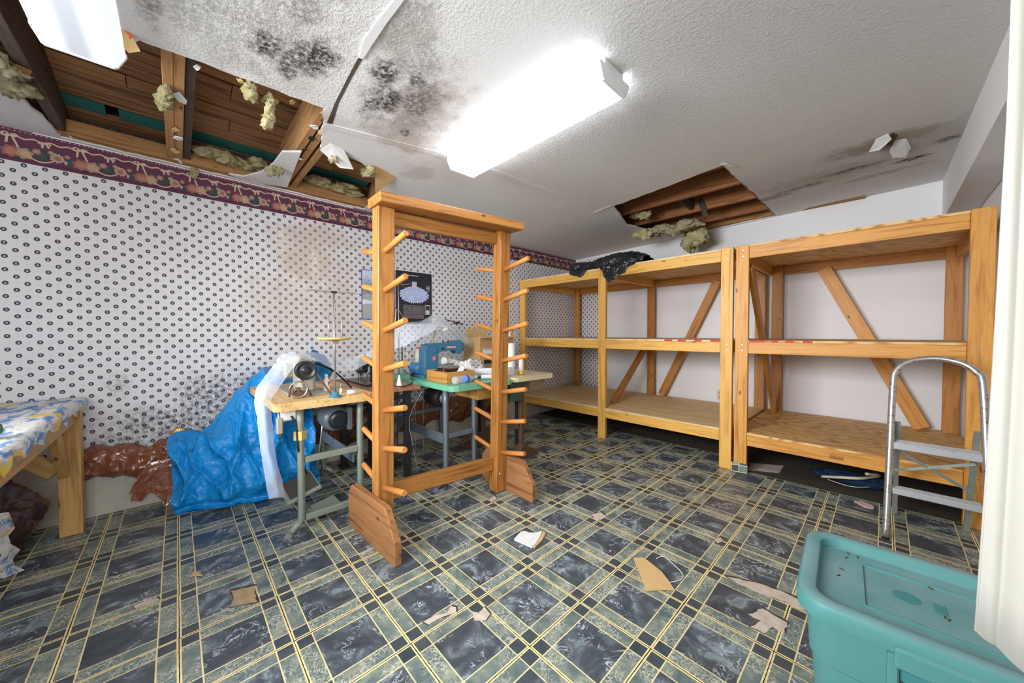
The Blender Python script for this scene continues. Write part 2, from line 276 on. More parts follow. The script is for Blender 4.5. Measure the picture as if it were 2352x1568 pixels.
# ---- sheets
def crinkly(key, c0, c1, rough, spec, sc=18, strength=0.6):
    m, b = mat(key.replace('_', ' '), rough, spec); co = obj_co(); wv = mix(0.10, co, noi(co, 4, 3, 0.6, 0, 1)); n = add(mul(vor(wv, sc*0.55), 1.2), add(mul(vor(wv, sc*1.6), 0.45), mul(noi(co, sc*2, 4, 0.6, 0.8), 0.25))); base(b, mix(noi(co, 5, 3), c0, c1)); bump(b, n, strength, 0.02); MT[key] = m
crinkly('tarp_blue', (0.003, 0.21, 0.58), (0.010, 0.34, 0.80), 0.30, 0.5, 16, 1.0)
crinkly('plastic_brown', (0.17, 0.050, 0.022), (0.26, 0.085, 0.042), 0.16, 0.7, 12, 0.8)
crinkly('plastic_dark', (0.030, 0.013, 0.010), (0.055, 0.024, 0.018), 0.3, 0.5, 16, 0.5)
crinkly('plastic_black', (0.008, 0.009, 0.011), (0.014, 0.016, 0.020), 0.18, 0.6, 25, 0.7)
crinkly('bag_white', (0.60, 0.58, 0.56), (0.76, 0.74, 0.72), 0.35, 0.5, 30, 0.7)
m, b = mat('clear plastic sheeting', 0.22, 0.5); co = obj_co(); base(b, (0.78, 0.84, 0.92))
b.inputs['Alpha'].default_value = 0.42; b.inputs['Subsurface Weight'].default_value = 0.0; bump(b, noi(co, 9, 4, 0.6, 0.6), 0.5, 0.02); MT['sheeting'] = m
m, b = mat('clear bottle plastic', 0.08, 0.6); base(b, (0.85, 0.92, 0.97)); b.inputs['Alpha'].default_value = 0.35; bump(b, noi(obj_co(), 60, 2), 0.4, 0.01); MT['clear'] = m
m, b = mat('cloudy jug plastic', 0.3, 0.5); base(b, (0.72, 0.70, 0.58)); b.inputs['Alpha'].default_value = 0.72; MT['jug'] = m
# ---- tote plastic
m, b = mat('dusty teal plastic', 0.42, 0.4); co = obj_co(); n = noi(co, 4, 4, 0.6); d = noi(co, 60, 4, 0.7)
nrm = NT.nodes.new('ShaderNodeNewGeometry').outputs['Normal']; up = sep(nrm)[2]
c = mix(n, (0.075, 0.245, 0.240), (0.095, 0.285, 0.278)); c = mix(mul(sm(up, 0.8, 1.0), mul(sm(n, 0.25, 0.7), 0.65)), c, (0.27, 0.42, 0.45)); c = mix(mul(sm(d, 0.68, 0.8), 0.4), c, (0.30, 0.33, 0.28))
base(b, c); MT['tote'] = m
plain('tote_stamp', (0.055, 0.24, 0.25), 0.4, 0.4); plain('debris_brown', (0.10, 0.075, 0.03), 0.9, 0.1)
# ---- curtain
m, b = mat('off white curtain cloth', 0.9, 0.1); co = obj_co(); wv = noi(mapp(co, (160, 160, 160)), 1, 2); c = mix(noi(co, 3, 3), (0.50, 0.485, 0.43), (0.58, 0.57, 0.52)); base(b, c); bump(b, wv, 0.15, 0.002)
b.inputs['Sheen Weight'].default_value = 0.2; MT['curtain'] = m
# ---- table cloth print
m, b = mat('blue and yellow printed cloth', 0.85, 0.15); co = obj_co(); v = mapp(co, (3.0, 9, 9)); n = noi(v, 2.6, 4, 0.65, 0.6); k = noi(mapp(co, (2.2, 5, 5), (7, 3, 1)), 2.2, 3, 0.6)
c = ramp(n, [(0.36, (0.10, 0.20, 0.42)), (0.45, (0.24, 0.36, 0.56)), (0.50, (0.62, 0.62, 0.62)), (0.60, (0.74, 0.70, 0.64)), (0.66, (0.40, 0.50, 0.62))]); c = mix(sm(k, 0.56, 0.62), c, (0.72, 0.52, 0.12)); base(b, c); MT['cloth'] = m
# ---- posters (flat prints)
m, b = mat('dark poster print', 0.2, 0.5); co = obj_co(); s = sep(co); yy, zz = s[1], s[2]; n = noi(co, 14, 4, 0.6)
c = mix(n, (0.010, 0.012, 0.020), (0.035, 0.036, 0.050))
ang = mth('ARCTAN2', sub(zz, 0.10), yy); ex = mul(yy, 1/0.165); ez = mul(sub(zz, 0.03), 1/0.085); rr = mth('SQRT', add(mul(ex, ex), mul(ez, ez)))
ray = mth('SINE', add(mul(ang, 40.0), mul(n, 9.0))); gown = lt(add(rr, mul(n, 0.25)), add(1.10, mul(ray, 0.05)))
c = mix(gown, c, mix(sm(add(ray, mul(n, 1.5)), -0.6, 1.4), (0.22, 0.27, 0.55), (0.55, 0.62, 0.85)))
bod = mul(lt(ab(yy), 0.026), mul(gt(zz, 0.10), lt(zz, 0.165))); c = mix(bod, c, (0.55, 0.50, 0.55))
ttl = mul(mul(gt(zz, 0.222), lt(zz, 0.229)), mul(lt(ab(add(yy, 0.01)), 0.062), gt(noi(mapp(co, (1, 140, 1)), 1, 1), 0.45))); c = mix(ttl, c, (0.6, 0.6, 0.6))
blk = mul(mul(gt(zz, -0.215), lt(zz, -0.075)), mul(gt(yy, -0.125), lt(yy, 0.105))); txt = mul(blk, mul(gt(fr(mul(zz, 130.0)), 0.45), gt(noi(mapp(co, (1, 260, 40)), 1, 1), 0.42)))
c = mix(mul(txt, 0.55), c, (0.42, 0.42, 0.42)); c = mix(mul(blk, mul(gt(fr(mul(zz, 24.0)), 0.86), gt(noi(mapp(co, (1, 30, 25)), 1, 1), 0.52))), c, (0.28, 0.02, 0.03))
fr1 = mul(lt(ab(sub(yy, 0.150)), 0.031), lt(ab(add(zz, 0.118)), 0.050)); fr2 = mul(lt(ab(sub(yy, 0.150)), 0.026), lt(ab(add(zz, 0.118)), 0.044))
c = mix(fr1, c, (0.65, 0.64, 0.6)); c = mix(fr2, c, mix(lt(mth('SQRT', add(mul(sub(yy, 0.15), sub(yy, 0.15)), mul(add(zz, 0.14), add(zz, 0.14)))), 0.022), (0.05, 0.04, 0.04), (0.60, 0.58, 0.60)))
side = mul(mul(gt(yy, 0.135), lt(yy, 0.178)), mul(lt(ab(sub(zz, 0.105)), 0.026), gt(fr(mul(zz, 62.0)), 0.62))); c = mix(side, c, (0.55, 0.55, 0.55))
base(b, c); bump(b, noi(mapp(co, (1, 9, 2)), 3, 2), 0.25, 0.02); MT['poster_dark'] = m
m, b = mat('landscape poster print', 0.25, 0.5); co = obj_co(); s = sep(co); yy, zz = s[1], s[2]; n = noi(mapp(co, (1, 6, 20)), 2, 5, 0.7)
c = ramp(add(mul(zz, 1.9), mul(sub(n, 0.5), 0.7)), [(0.0, (0.40, 0.40, 0.38)), (0.05, (0.20, 0.22, 0.22)), (0.2, (0.28, 0.33, 0.36)), (0.32, (0.55, 0.62, 0.74)), (0.5, (0.70, 0.75, 0.82))])
c = mix(sm(ab(sub(add(zz, mul(n, 0.10)), -0.02)), 0.022, 0.012), c, (0.70, 0.74, 0.76))
edge = mx(gt(ab(yy), 0.155), gt(ab(zz), 0.225)); c = mix(edge, c, (0.14, 0.09, 0.42)); base(b, c); MT['poster_purple'] = m
# ---- barcode sticker
m, b = mat('barcode sticker print', 0.5, 0.3); co = obj_co(); s = sep(co)
bars = mul(mul(gt(noi(comb(mul(s[0], 1.0), 0.0, 0.0), 620, 0), 0.5), lt(ab(add(s[2], 0.004)), 0.014)), mul(gt(s[0], 0.005), lt(s[0], 0.045)))
c = mix(bars, (0.60, 0.62, 0.66), (0.05, 0.05, 0.06)); c = mix(lt(s[0], -0.046), c, (0.03, 0.13, 0.45)); c = mix(mul(mul(gt(s[0], -0.04), lt(s[0], 0.0)), mul(lt(ab(s[2]), 0.012), gt(fr(mul(s[2], 170.0)), 0.6))), c, (0.25, 0.26, 0.30)); base(b, c); MT['barcode'] = m

# ------------------------------------------------------------------ helpers: geometry
def rotm(ax_, a): return Matrix.Rotation(a, 3, ax_)
class MB:
    def __init__(s): s.v = []; s.f = []; s.smooth = []
    def add(s, vs, fs, sm_=False):
        o = len(s.v); s.v += [tuple(p) for p in vs]; s.f += [tuple(i+o for i in f) for f in fs]; s.smooth += [sm_]*len(fs); return s
    def box(s, c, d, rz=0, R=None, ch=0.0):
        c = Vector(c); R = R or rotm('Z', rz); h = Vector(d)/2
        if ch <= 0:
            vs = [c+R@Vector((x*h.x, y*h.y, z*h.z)) for x in (-1, 1) for y in (-1, 1) for z in (-1, 1)]
            return s.add(vs, [(0, 1, 3, 2), (4, 6, 7, 5), (0, 4, 5, 1), (2, 3, 7, 6), (0, 2, 6, 4), (1, 5, 7, 3)])
        bm = bmesh.new(); bmesh.ops.create_cube(bm, size=1)
        for v in bm.verts: v.co = Vector((v.co.x*d[0], v.co.y*d[1], v.co.z*d[2]))
        bmesh.ops.bevel(bm, geom=bm.edges[:], offset=ch, segments=1, affect='EDGES', profile=0.5)
        bm.verts.index_update(); s.add([c+R@v.co for v in bm.verts], [[v.index for v in f.verts] for f in bm.faces]); bm.free(); return s
    def tube(s, pts, r, n=8, cap=True, closed=False):
        pts = [Vector(p) for p in pts]; N = len(pts); rs = r if isinstance(r, (list, tuple)) else [r]*N
        vs = []; nrm = None
        for i, p in enumerate(pts):
            a = pts[i-1] if (i > 0 or closed) else p; c = pts[(i+1) % N] if (i < N-1 or closed) else p
            t = (c-a).normalized()
            if nrm is None:
                nrm = t.orthogonal().normalized()
            else:
                nrm = (nrm - t*nrm.dot(t)); nrm = nrm.normalized() if nrm.length > 1e-6 else t.orthogonal().normalized()
            bn = t.cross(nrm)
            for k in range(n):
                an = 2*PI*k/n; vs.append(p + (nrm*math.cos(an)+bn*math.sin(an))*rs[i])
        fs = []
        for i in range(N if closed else N-1):
            j = (i+1) % N
            for k in range(n): fs.append((i*n+k, i*n+(k+1) % n, j*n+(k+1) % n, j*n+k))
        s.add(vs, fs, True)
        if cap and not closed:
            o = len(s.v)-len(vs); s.f += [tuple(o+k for k in range(n))[::-1], tuple(o+(N-1)*n+k for k in range(n))]; s.smooth += [False, False]
        return s
    def cyl(s, a, b_, r, n=16): return s.tube([a, b_], r, n)
    def lathe(s, c, prof, n=20, axis='Z', R=None):
        c = Vector(c); R = R or Matrix.Identity(3); vs = []; fs = []
        for (r, z) in prof:
            for k in range(n):
                a = 2*PI*k/n; p = Vector((r*math.cos(a), r*math.sin(a), z))
                if axis == 'X': p = Vector((p.z, p.x, p.y))
                elif axis == 'Y': p = Vector((p.x, p.z, p.y))
                vs.append(c+R@p)
        for i in range(len(prof)-1):
            for k in range(n): fs.append((i*n+k, i*n+(k+1) % n, (i+1)*n+(k+1) % n, (i+1)*n+k))
        s.add(vs, fs, True)
        o = len(s.v)-len(vs); L = len(prof)-1
        s.f += [tuple(o+k for k in range(n))[::-1], tuple(o+L*n+k for k in range(n))]; s.smooth += [False, False]; return s
    def prism(s, poly, d):       # poly: 3D points of one planar side, d: extrusion vector
        n = len(poly); d = Vector(d); a = [Vector(p) for p in poly]
        return s.add(a+[p+d for p in a], [tuple(range(n))[::-1], tuple(range(n, 2*n))]+[(i, (i+1) % n, n+(i+1) % n, n+i) for i in range(n)])
    def grid(s, rows, sm_=True):
        m_ = len(rows[0]); vs = [p for r_ in rows for p in r_]
        return s.add(vs, [(i*m_+j, i*m_+j+1, (i+1)*m_+j+1, (i+1)*m_+j) for i in range(len(rows)-1) for j in range(m_-1)], sm_)
    def build(s, name, mt, parent=None, origin=None, fix=True):
        me = bpy.data.meshes.new(name); O = Vector(origin) if origin is not None else Vector((0, 0, 0))
        me.from_pydata([tuple(Vector(v)-O) for v in s.v], [], s.f); me.polygons.foreach_set('use_smooth', s.smooth)
        if fix:
            bm = bmesh.new(); bm.from_mesh(me); bmesh.ops.recalc_face_normals(bm, faces=bm.faces); bm.to_mesh(me); bm.free()
        me.materials.append(MT[mt] if isinstance(mt, str) else mt); me.update()
        return link(name, me, parent, Matrix.Translation(O))
WM = {}
def link(name, me, parent=None, M=None):
    o = bpy.data.objects.new(name, me); COL.objects.link(o); M = M or Matrix.Identity(4)
    WM[o.name] = M
    if parent is not None:
        o.parent = parent; o.matrix_basis = WM[parent.name].inverted() @ M
    else: o.matrix_basis = M
    return o
def tag(o, label=None, cat=None, group=None, kind=None):
    if label: o['label'] = label
    if cat: o['category'] = cat
    if group: o['group'] = group
    if kind: o['kind'] = kind
    return o
def thing(name, loc, label, cat, group=None):
    o = link(name, None, None, Matrix.Translation(Vector(loc))); return tag(o, label, cat, group)
def struct(o): o['kind'] = 'structure'; return o
_boxmesh = {}
def board(name, p0, p1, w_, t_, up, mt, parent=None, ch=0.0025):
    """a sawn board from p0 to p1 (centre line); w_ across 'up', t_ through the third direction"""
    p0, p1, up = Vector(p0), Vector(p1), Vector(up); X = (p1-p0); L = X.length; X.normalize()
    Y = (up-X*up.dot(X)).normalized(); Z = X.cross(Y); key = (round(L, 3), w_, t_, mt, ch)
    if key not in _boxmesh:
        me = bpy.data.meshes.new(name); mb = MB().box((0, 0, 0), (L, w_, t_), ch=ch)
        me.from_pydata(mb.v, [], mb.f); me.materials.append(MT[mt]); _boxmesh[key] = me
    M = Matrix(((X.x, Y.x, Z.x, 0), (X.y, Y.y, Z.y, 0), (X.z, Y.z, Z.z, 0), (0, 0, 0, 1))); M.translation = (p0+p1)/2
    return link(name, _boxmesh[key], parent, M)
def cr(pts, n):
    """Catmull-Rom through points, n steps per span"""
    P = [Vector(p) for p in pts]; out = []
    for i in range(len(P)-1):
        a = P[max(i-1, 0)]; b_ = P[i]; c = P[i+1]; d = P[min(i+2, len(P)-1)]
        for k in range(n):
            t = k/n; out.append(0.5*((2*b_)+(c-a)*t+(2*a-5*b_+4*c-d)*t*t+(3*b_-a-3*c+d)*t**3))
    out.append(P[-1]); return out
def ridged(p, f=1.0, seed=0.0):
    q = Vector(p)*f+Vector((seed, seed*1.7, seed*0.3)); return 1-2*abs(mnoise.noise(q))
def sheet(rows, nu, nv, amp=0.008, freq=9, seed=1.0):
    """rows of control points -> smooth wrinkled grid"""
    fine = [cr(r_, nu) for r_ in rows]; cols = list(zip(*fine)); cols = [cr(c_, nv) for c_ in cols]; g = [list(r_) for r_ in zip(*cols)]
    out = []
    for r_ in g:
        out.append([p+Vector((ridged(p, freq, seed), ridged(p, freq, seed+5), ridged(p, freq, seed+9)))*amp for p in r_])
    return out
def wool(name, c, d, seed, mt):
    """ragged glass wool: overlapping displaced clumps in one mesh, spread along the longest side"""
    rg = random.Random(seed); c = Vector(c); mx_ = max(range(3), key=lambda k: d[k]); mn_ = sorted(d)[1]; n = max(3, int(d[mx_]/mn_*2.2)); mb = MB()
    for k in range(n):
        bm = bmesh.new(); bmesh.ops.create_icosphere(bm, subdivisions=3, radius=1); o_ = Vector((0, 0, 0)); o_[mx_] = d[mx_]*(2*(k+0.5)/n-1)*0.85
        for a in range(3):
            if a != mx_: o_[a] = rg.uniform(-.35, .35)*d[a]
        rr_ = [mn_*rg.uniform(0.55, 1.0), mn_*rg.uniform(0.55, 1.0), min(mn_, d[2])*rg.uniform(0.5, 1.0)]; rr_[mx_] = max(rr_[mx_], d[mx_]/n*1.5)
        for v in bm.verts:
            p = v.co.copy(); q = p+Vector((seed*1.3+k, k*2.1, seed)); h = 1+0.55*mnoise.noise(q*1.5)+0.50*mnoise.noise(q*3.7)+0.40*mnoise.noise(q*9)
            if p.z < -0.2: h *= 1+0.7*max(0, mnoise.noise(Vector((q.x*4, q.y*4, 0))))
            v.co = Vector((p.x*rr_[0], p.y*rr_[1], p.z*rr_[2]))*h+o_
        bm.verts.index_update(); mb.add([v.co.copy() for v in bm.verts], [[v.index for v in f.verts] for f in bm.faces], True); bm.free()
    me = bpy.data.meshes.new(name); me.from_pydata(mb.v, [], mb.f); me.materials.append(MT[mt]); me.polygons.foreach_set('use_smooth', mb.smooth)
    return link(name, me, None, Matrix.Translation(c))
def fluff(name, c, d, seed, mt, parent=None, sub_=4, amp=0.5, R=None):
    bm = bmesh.new(); bmesh.ops.create_icosphere(bm, subdivisions=sub_, radius=1); c = Vector(c)
    for v in bm.verts:
        p = v.co.copy(); k = 1+amp*(mnoise.noise(p*1.6+Vector((seed, 0, 0)))*0.9+mnoise.noise(p*4+Vector((0, seed, 0)))*0.45+mnoise.noise(p*11+Vector((0, 0, seed)))*0.3)
        q = Vector((p.x*d[0], p.y*d[1], p.z*d[2]))*k; v.co = (R@q if R else q)
    me = bpy.data.meshes.new(name); bm.to_mesh(me); bm.free(); me.materials.append(MT[mt])
    me.polygons.foreach_set('use_smooth', [True]*len(me.polygons)); return link(name, me, parent, Matrix.Translation(c))
rng = random.Random(7)

# ================================================================== THE ROOM
T = 0.3048; YB = 3.64; XR = 4.7; YF = -2.5
def cz(x, y): return 2.265+0.0075*x*max(0.0, y)
# floor: bare boards with loose vinyl tiles on them
floor = struct(MB().box((XR/2, (YB+YF)/2, -0.054), (XR+0.4, YB-YF+0.4, 0.1)).build('floor', 'subfloor'))
tile_me = bpy.data.meshes.new('tile'); q = MB().box((0, 0, 0), (T-0.0012, T-0.0012, 0.004)); tile_me.from_pydata(q.v, [], q.f); tile_me.materials.append(MT['tile'])
X0 = 2.472-9*T
for i in range(0, 16):
    for j in range(-8, 9):
        x = X0+(i+0.5)*T; y = (j+0.5)*T
        if x-T/2 > 4.45 or (y > 2.44 and x > 2.45 and y < 2.75) or y > 2.6 or y-T/2 < YF: continue
        if x-T/2 < 0: continue
        o = link('tile', tile_me, floor, Matrix.Translation((x, y, -0.002+rng.uniform(-0.0006, 0.0006))) @ Matrix.Rotation(rng.randrange(4)*PI/2+rng.uniform(-0.006, 0.006), 4, 'Z') @ Matrix.Rotation(rng.uniform(-0.004, 0.004), 4, 'X'))
# narrow strip of tile against the papered wall
for j in range(-8, 9):
    MB().box((X0/2+T/2, (j+0.5)*T, -0.0025), (X0+T-0.002, T-0.0012, 0.004)).build('tile_strip', 'tile', floor, origin=(X0+T/2, (j+0.5)*T, 0)) if X0+T < 0.1 else None
def floor_patch(name, px, mt, z=0.0005, th=0.0012):
    P = []
    for k in range(len(px)):
        a = az(*px[k], 0); b_ = az(*px[(k+1) % len(px)], 0); n = max(1, int((b_-a).length/0.02))
        for t in range(n):
            p = a.lerp(b_, t/n); 
            if t: p += Vector((rng.uniform(-.005, .005), rng.uniform(-.005, .005), 0))
            P.append(Vector((p.x, p.y, z)))
    return MB().prism(P, (0, 0, th)).build(name, mt, floor)
for mt, px in [('chip_tan', [(530, 1357), (556, 1351), (586, 1345), (584, 1362), (592, 1382), (560, 1388), (530, 1395), (536, 1376)]),
               ('chip', [(973, 1428), (1000, 1412), (1028, 1407), (1035, 1392), (1047, 1395), (1048, 1406), (1010, 1420), (985, 1435)]),
               ('chip', [(1084, 1404), (1102, 1408), (1112, 1394), (1126, 1410), (1116, 1425), (1090, 1426)]),
               ('chip', [(1670, 1325), (1700, 1330), (1760, 1345), (1800, 1360), (1850, 1385), (1850, 1402), (1790, 1378), (1740, 1360), (1695, 1340)]),
               ('chip', [(1718, 1410), (1752, 1398), (1780, 1415), (1808, 1430), (1802, 1454), (1776, 1440), (1755, 1455), (1722, 1440), (1748, 1425)]),
               ('chip', [(1356, 1183), (1378, 1176), (1390, 1184), (1374, 1196)]), ('chip', [(306, 1392), (360, 1372), (366, 1377), (312, 1398)]),
               ('chip', [(1122, 1146), (1136, 1138), (1142, 1146), (1130, 1152)]), ('chip_tan', [(1352, 985), (1375, 982), (1382, 990), (1360, 993)]),
               ('chip', [(1642, 1237), (1655, 1234), (1662, 1242), (1648, 1248)])]:
    cx = sum(p[0] for p in px)/len(px); cy = sum(p[1] for p in px)/len(px)
    floor_patch('dark_edge', [(cx+(p[0]-cx)*1.10+1, cy+(p[1]-cy)*1.12-1) for p in px], 'subfloor', 0.0002, 0.0009); floor_patch('damaged_patch', px, mt)
floor_patch('bare_strip', [(1716, 1078), (1790, 1085), (1800, 1068), (1722, 1062)], 'chip', z=-0.004)
# walls
wl = struct(MB().box((-0.06, (YB+YF)/2, 1.1325), (0.12, YB-YF+0.3, 2.265)).build('wall_left', 'wallpaper_side'))
MB().box((0.0012, (YB+YF)/2, 2.174), (0.0024, YB-YF, 0.178)).build('border_strip', 'border', wl)
MB().box((0.0022, -0.6, 2.264), (0.0044, 1.75, 0.010)).build('paper_edge', 'drywall_paper', wl)
wb = struct(MB().box((XR/2, YB+0.06, 1.4), (XR+0.3, 0.12, 2.8)).build('wall_back', 'wall_paint'))
MB().box((0.215, YB-0.0012, 1.13), (0.43, 0.0024, 2.24)).build('wallpaper_strip', 'wallpaper_back', wb)
wr = struct(MB().box((3.80+0.45, (2.29+YB)/2, 1.01), (0.9, YB-2.29, 2.025)).build('wall_right', 'wall_paint'))
struct(MB().box((XR+0.06, (YF+2.29)/2, 1.4), (0.12, 2.29-YF+0.3, 2.8)).build('wall_side', 'wall_paint'))
struct(MB().box((XR/2, YF-0.06, 1.4), (XR+0.3, 0.12, 2.8)).build('wall_front', 'wall_paint'))
struct(MB().box((3.646+0.55, (YF+YB)/2, 2.20), (1.1, YB-YF, 0.345)).build('trim_1', 'wall_paint'))
for k, (c_, d_) in enumerate([((2.15, YF+0.02, 1.45), (2.1, 0.04, 1.5)), ((XR-0.02, -1.2, 1.35), (0.04, 1.5, 1.4))]):
    wn = struct(MB().box(c_, d_, ch=0.01).build('window_%d' % (k+1), 'window_white'))  # unseen windows with panes, made up to back the two fill lamps
    pd = [max(0.01, v-0.16) if v > 0.1 else 0.012 for v in d_]
    MB().box((c_[0]-(0.022 if k else 0), c_[1]+(0 if k else 0.022), c_[2]), pd).build('pane', 'fixture_white', wn)
# ceiling with two broken openings
def jag(poly, step=0.05, amp=0.012):
    out = []
    for k in range(len(poly)):
        a = Vector(poly[k]); b_ = Vector(poly[(k+1) % len(poly)]); n = max(1, int((b_-a).length/step))
        for t in range(n):
            p = a.lerp(b_, t/n)
            if t: p += Vector((rng.uniform(-amp, amp), rng.uniform(-amp, amp)))
            out.append(p)
    return out
h1 = [(1.32, -1.62), (1.32, -1.08), (1.33, -0.90), (1.35, -0.60), (1.365, -0.34), (1.19, -0.300), (0.93, -0.245)]
h1 += [tuple(az(x, y, 2.265).xy) for x, y in ((780, 350), (830, 374), (858, 398), (868, 434))] + [(0.35, 0.36), (0.03, 0.36), (0.03, -1.37), (0.22, -1.39), (0.45, -1.43), (0.62, -1.45), (0.9, -1.62)]
h2 = [(1.60, 2.03), (1.9, 1.985), (2.25, 1.94), (2.536, 1.897), (2.548, 2.6), (2.56, 3.61), (1.70, 3.61), (1.48, 3.1), (1.41, 2.64), (1.52, 2.3)]
holes = [jag(h1, 0.05, 0.008), jag(h2, 0.05, 0.008)]
outer = [(-0.02, YF), (XR, YF), (XR, YB), (-0.02, YB)]
V = []; Ed = []
def loop(pts):
    o = len(V)
    for k, p in enumerate(pts): V.append(Vector((p[0], p[1]))); Ed.append((o+k, o+(k+1) % len(pts)))
loop(outer); [loop(h) for h in holes]
def inside(p, poly):
    r_ = False; n = len(poly)
    for k in range(n):
        a = poly[k]; b_ = poly[(k+1) % n]
        if (a[1] > p[1]) != (b_[1] > p[1]) and p[0] < (b_[0]-a[0])*(p[1]-a[1])/(b_[1]-a[1])+a[0]: r_ = not r_
    return r_
for i in range(1, 16):
    for j in range(1, 20):
        p = (XR*i/16, YF+(YB-YF)*j/20)
        if not any(inside(p, h) for h in holes): V.append(Vector(p))
cv, ce, cf, *_ = delaunay_2d_cdt(V, Ed, [], 0, 1e-5)
tri = [f for f in cf if not any(inside(sum((cv[i] for i in f), Vector((0, 0)))/3, h) for h in holes)]
mb = MB(); n = len(cv); lowv = [(p.x, p.y, cz(p.x, p.y)) for p in cv]; upv = [(p[0], p[1], p[2]+0.014) for p in lowv]
cnt = {}
for f in tri:
    for k in range(3): e = (f[k], f[(k+1) % 3]); cnt[tuple(sorted(e))] = cnt.get(tuple(sorted(e)), 0)+1
sides = [(a, b_, b_+n, a+n) for (a, b_), c_ in cnt.items() if c_ == 1]
mb.add(lowv+upv, [tuple(f) for f in tri]+[tuple(i+n for i in f)[::-1] for f in tri]+sides)
ceil = struct(mb.build('ceiling', 'ceiling'))
MB().box((XR/2, (YB+YF)/2, 2.86), (XR+0.3, YB-YF+0.3, 0.06)).build('roof_deck', 'joist_grey', ceil)  # unseen slab added over the whole plan to stop light leaking in
MB().box((-0.06, (YB+YF)/2, 2.55), (0.10, YB-YF+0.2, 0.56)).build('wall_cavity', 'joist_grey', ceil)
# big opening: joists, header, top plate and boards
def jo(x0, x1, y, z0, z1, t_, mt): return board('joist', (x0, y, (z0+z1)/2), (x1, y, (z0+z1)/2), z1-z0, t_, (0, 0, 1), mt, ceil)
jo(-0.01, 1.62, -1.365, 2.285, 2.52, 0.045, 'joist_grey'); jo(0.0, 1.62, -0.912, 2.282, 2.50, 0.038, 'joist_old'); jo(0.0, 1.62, -0.874, 2.284, 2.52, 0.038, 'joist_old'); jo(0.0, 1.62, -0.835, 2.30, 2.54, 0.036, 'joist_grey')
jo(0.0, 1.62, -0.322, 2.282, 2.50, 0.038, 'joist_old'); jo(0.0, 1.62, -0.272, 2.284, 2.50, 0.038, 'joist_old'); jo(0.0, 1.62, -0.215, 2.286, 2.50, 0.038, 'joist_old'); jo(0.0, 1.62, 0.40, 2.29, 2.50, 0.038, 'joist_old')
board('header', (1.312, -1.70, 2.325), (1.345, -0.30, 2.325), 0.085, 0.04, (0, 0, 1), 'joist_old', ceil)
board('top_plate', (0.045, -1.9, 2.318), (0.045, 0.8, 2.318), 0.088, 0.080, (0, 0, 1), 'joist_old', ceil)
k = 0; x = -0.02
while x < 1.75:
    wdt = rng.uniform(0.085, 0.135); z = 2.435+0.17*x
    teal = 0.08 < x+wdt/2 < 0.25
    for (ya, yb) in ((-2.0, -1.365), (-1.365, -0.885), (-0.885, -0.29), (-0.29, 0.40), (0.40, 0.9)):
        if rng.random() < 0.35: cut = [(ya, (ya+yb)/2+rng.uniform(-.1, .1)), None]; cut[1] = (cut[0][1], yb)
        else: cut = [(ya, yb)]
        for (y0, y1) in cut:
            if teal and not (y0 > 0.3): y1 -= 0.05
            board('sheathing_board', (x+wdt/2, y0+0.002, z+rng.uniform(0, .006)), (x+wdt/2, y1-0.002, z+rng.uniform(0, .006)), wdt-0.006, 0.02, (1, 0, 0.17), 'teal_paint' if teal else ('sheathing' if rng.random() < .7 else 'joist_old'), ceil, 0.0)
    x += wdt
# second opening
for yj in (2.02, 2.46, 2.92, 3.36): jo(1.0, 3.1, yj, 2.335+0.004*yj, 2.56, 0.04, 'joist_red')
board('joist', (2.535, 1.7, 2.375), (2.555, 3.55, 2.395), 0.11, 0.04, (0, 0, 1), 'joist_old', ceil)
board('top_plate', (1.2, 3.60, 2.37), (3.2, 3.60, 2.37), 0.06, 0.075, (0, 0, 1), 'joist_old', ceil)
for k in range(14): board('sheathing_board', (1.05+k*0.14, 1.7, 2.62), (1.05+k*0.14, 3.62, 2.62), 0.13, 0.02, (1, 0, 0), 'sheathing', ceil, 0.0)
board('blocking', (1.98, 2.48, 2.42), (1.98, 2.90, 2.42), 0.10, 0.038, (0, 0, 1), 'joist_grey', ceil)
# torn drywall remnants on the ceiling
def scrap(name, pts, th, mt, parent=None):
    return MB().prism([Vector(p) for p in pts], (0, 0, th)).build(name, mt, parent)
rem = [az(x, y, 2.262) for x, y in ((525, 402), (560, 408), (600, 398), (628, 378), (648, 352), (692, 352), (660, 432), (600, 424), (550, 414))]
scrap('drywall_remnant', [(p.x if p.x > 0.02 else 0.02, p.y, 2.268) for p in rem], 0.012, 'ceiling', ceil)
rem = [az(x, y, 2.262) for x, y in ((-40, 232), (40, 246), (62, 262), (92, 292), (112, 318), (40, 300), (-40, 275))]
scrap('drywall_remnant', [(p.x if p.x > 0.004 else 0.004, p.y, 2.267) for p in rem], 0.010, 'drywall_paper', ceil)
def strip(name, pl, pr, z, mt, th=0.003):
    return MB().prism([(p[0], p[1], cz(p[0], p[1])-z) for p in pl+pr[::-1]], (0, 0, th)).build(name, mt, ceil)
L = [tuple(az(x, y, 2.265).xy) for x, y in ((908, -6), (862, 50), (836, 88), (824, 130), (800, 175), (770, 235), (748, 288))]
Rr = [tuple(az(x, y, 2.265).xy) for x, y in ((930, -6), (888, 50), (858, 95), (834, 132), (808, 178), (778, 236), (762, 290))]
strip('drywall_tape', L[:4], Rr[:4], 0.006, 'plaster', 0.005)
strip('open_seam', L[3:], Rr[3:], 0.0012, 'joist_grey', 0.001)
L = [tuple(az(x, y, 2.265).xy) for x, y in ((742, 290), (860, 320), (1000, 357), (1130, 398), (1305, 462))]; Rr = [tuple(az(x, y, 2.265).xy) for x, y in ((750, 282), (866, 312), (1006, 349), (1136, 392), (1308, 458))]
strip('drywall_tape', L, Rr, 0.004, 'ceiling')
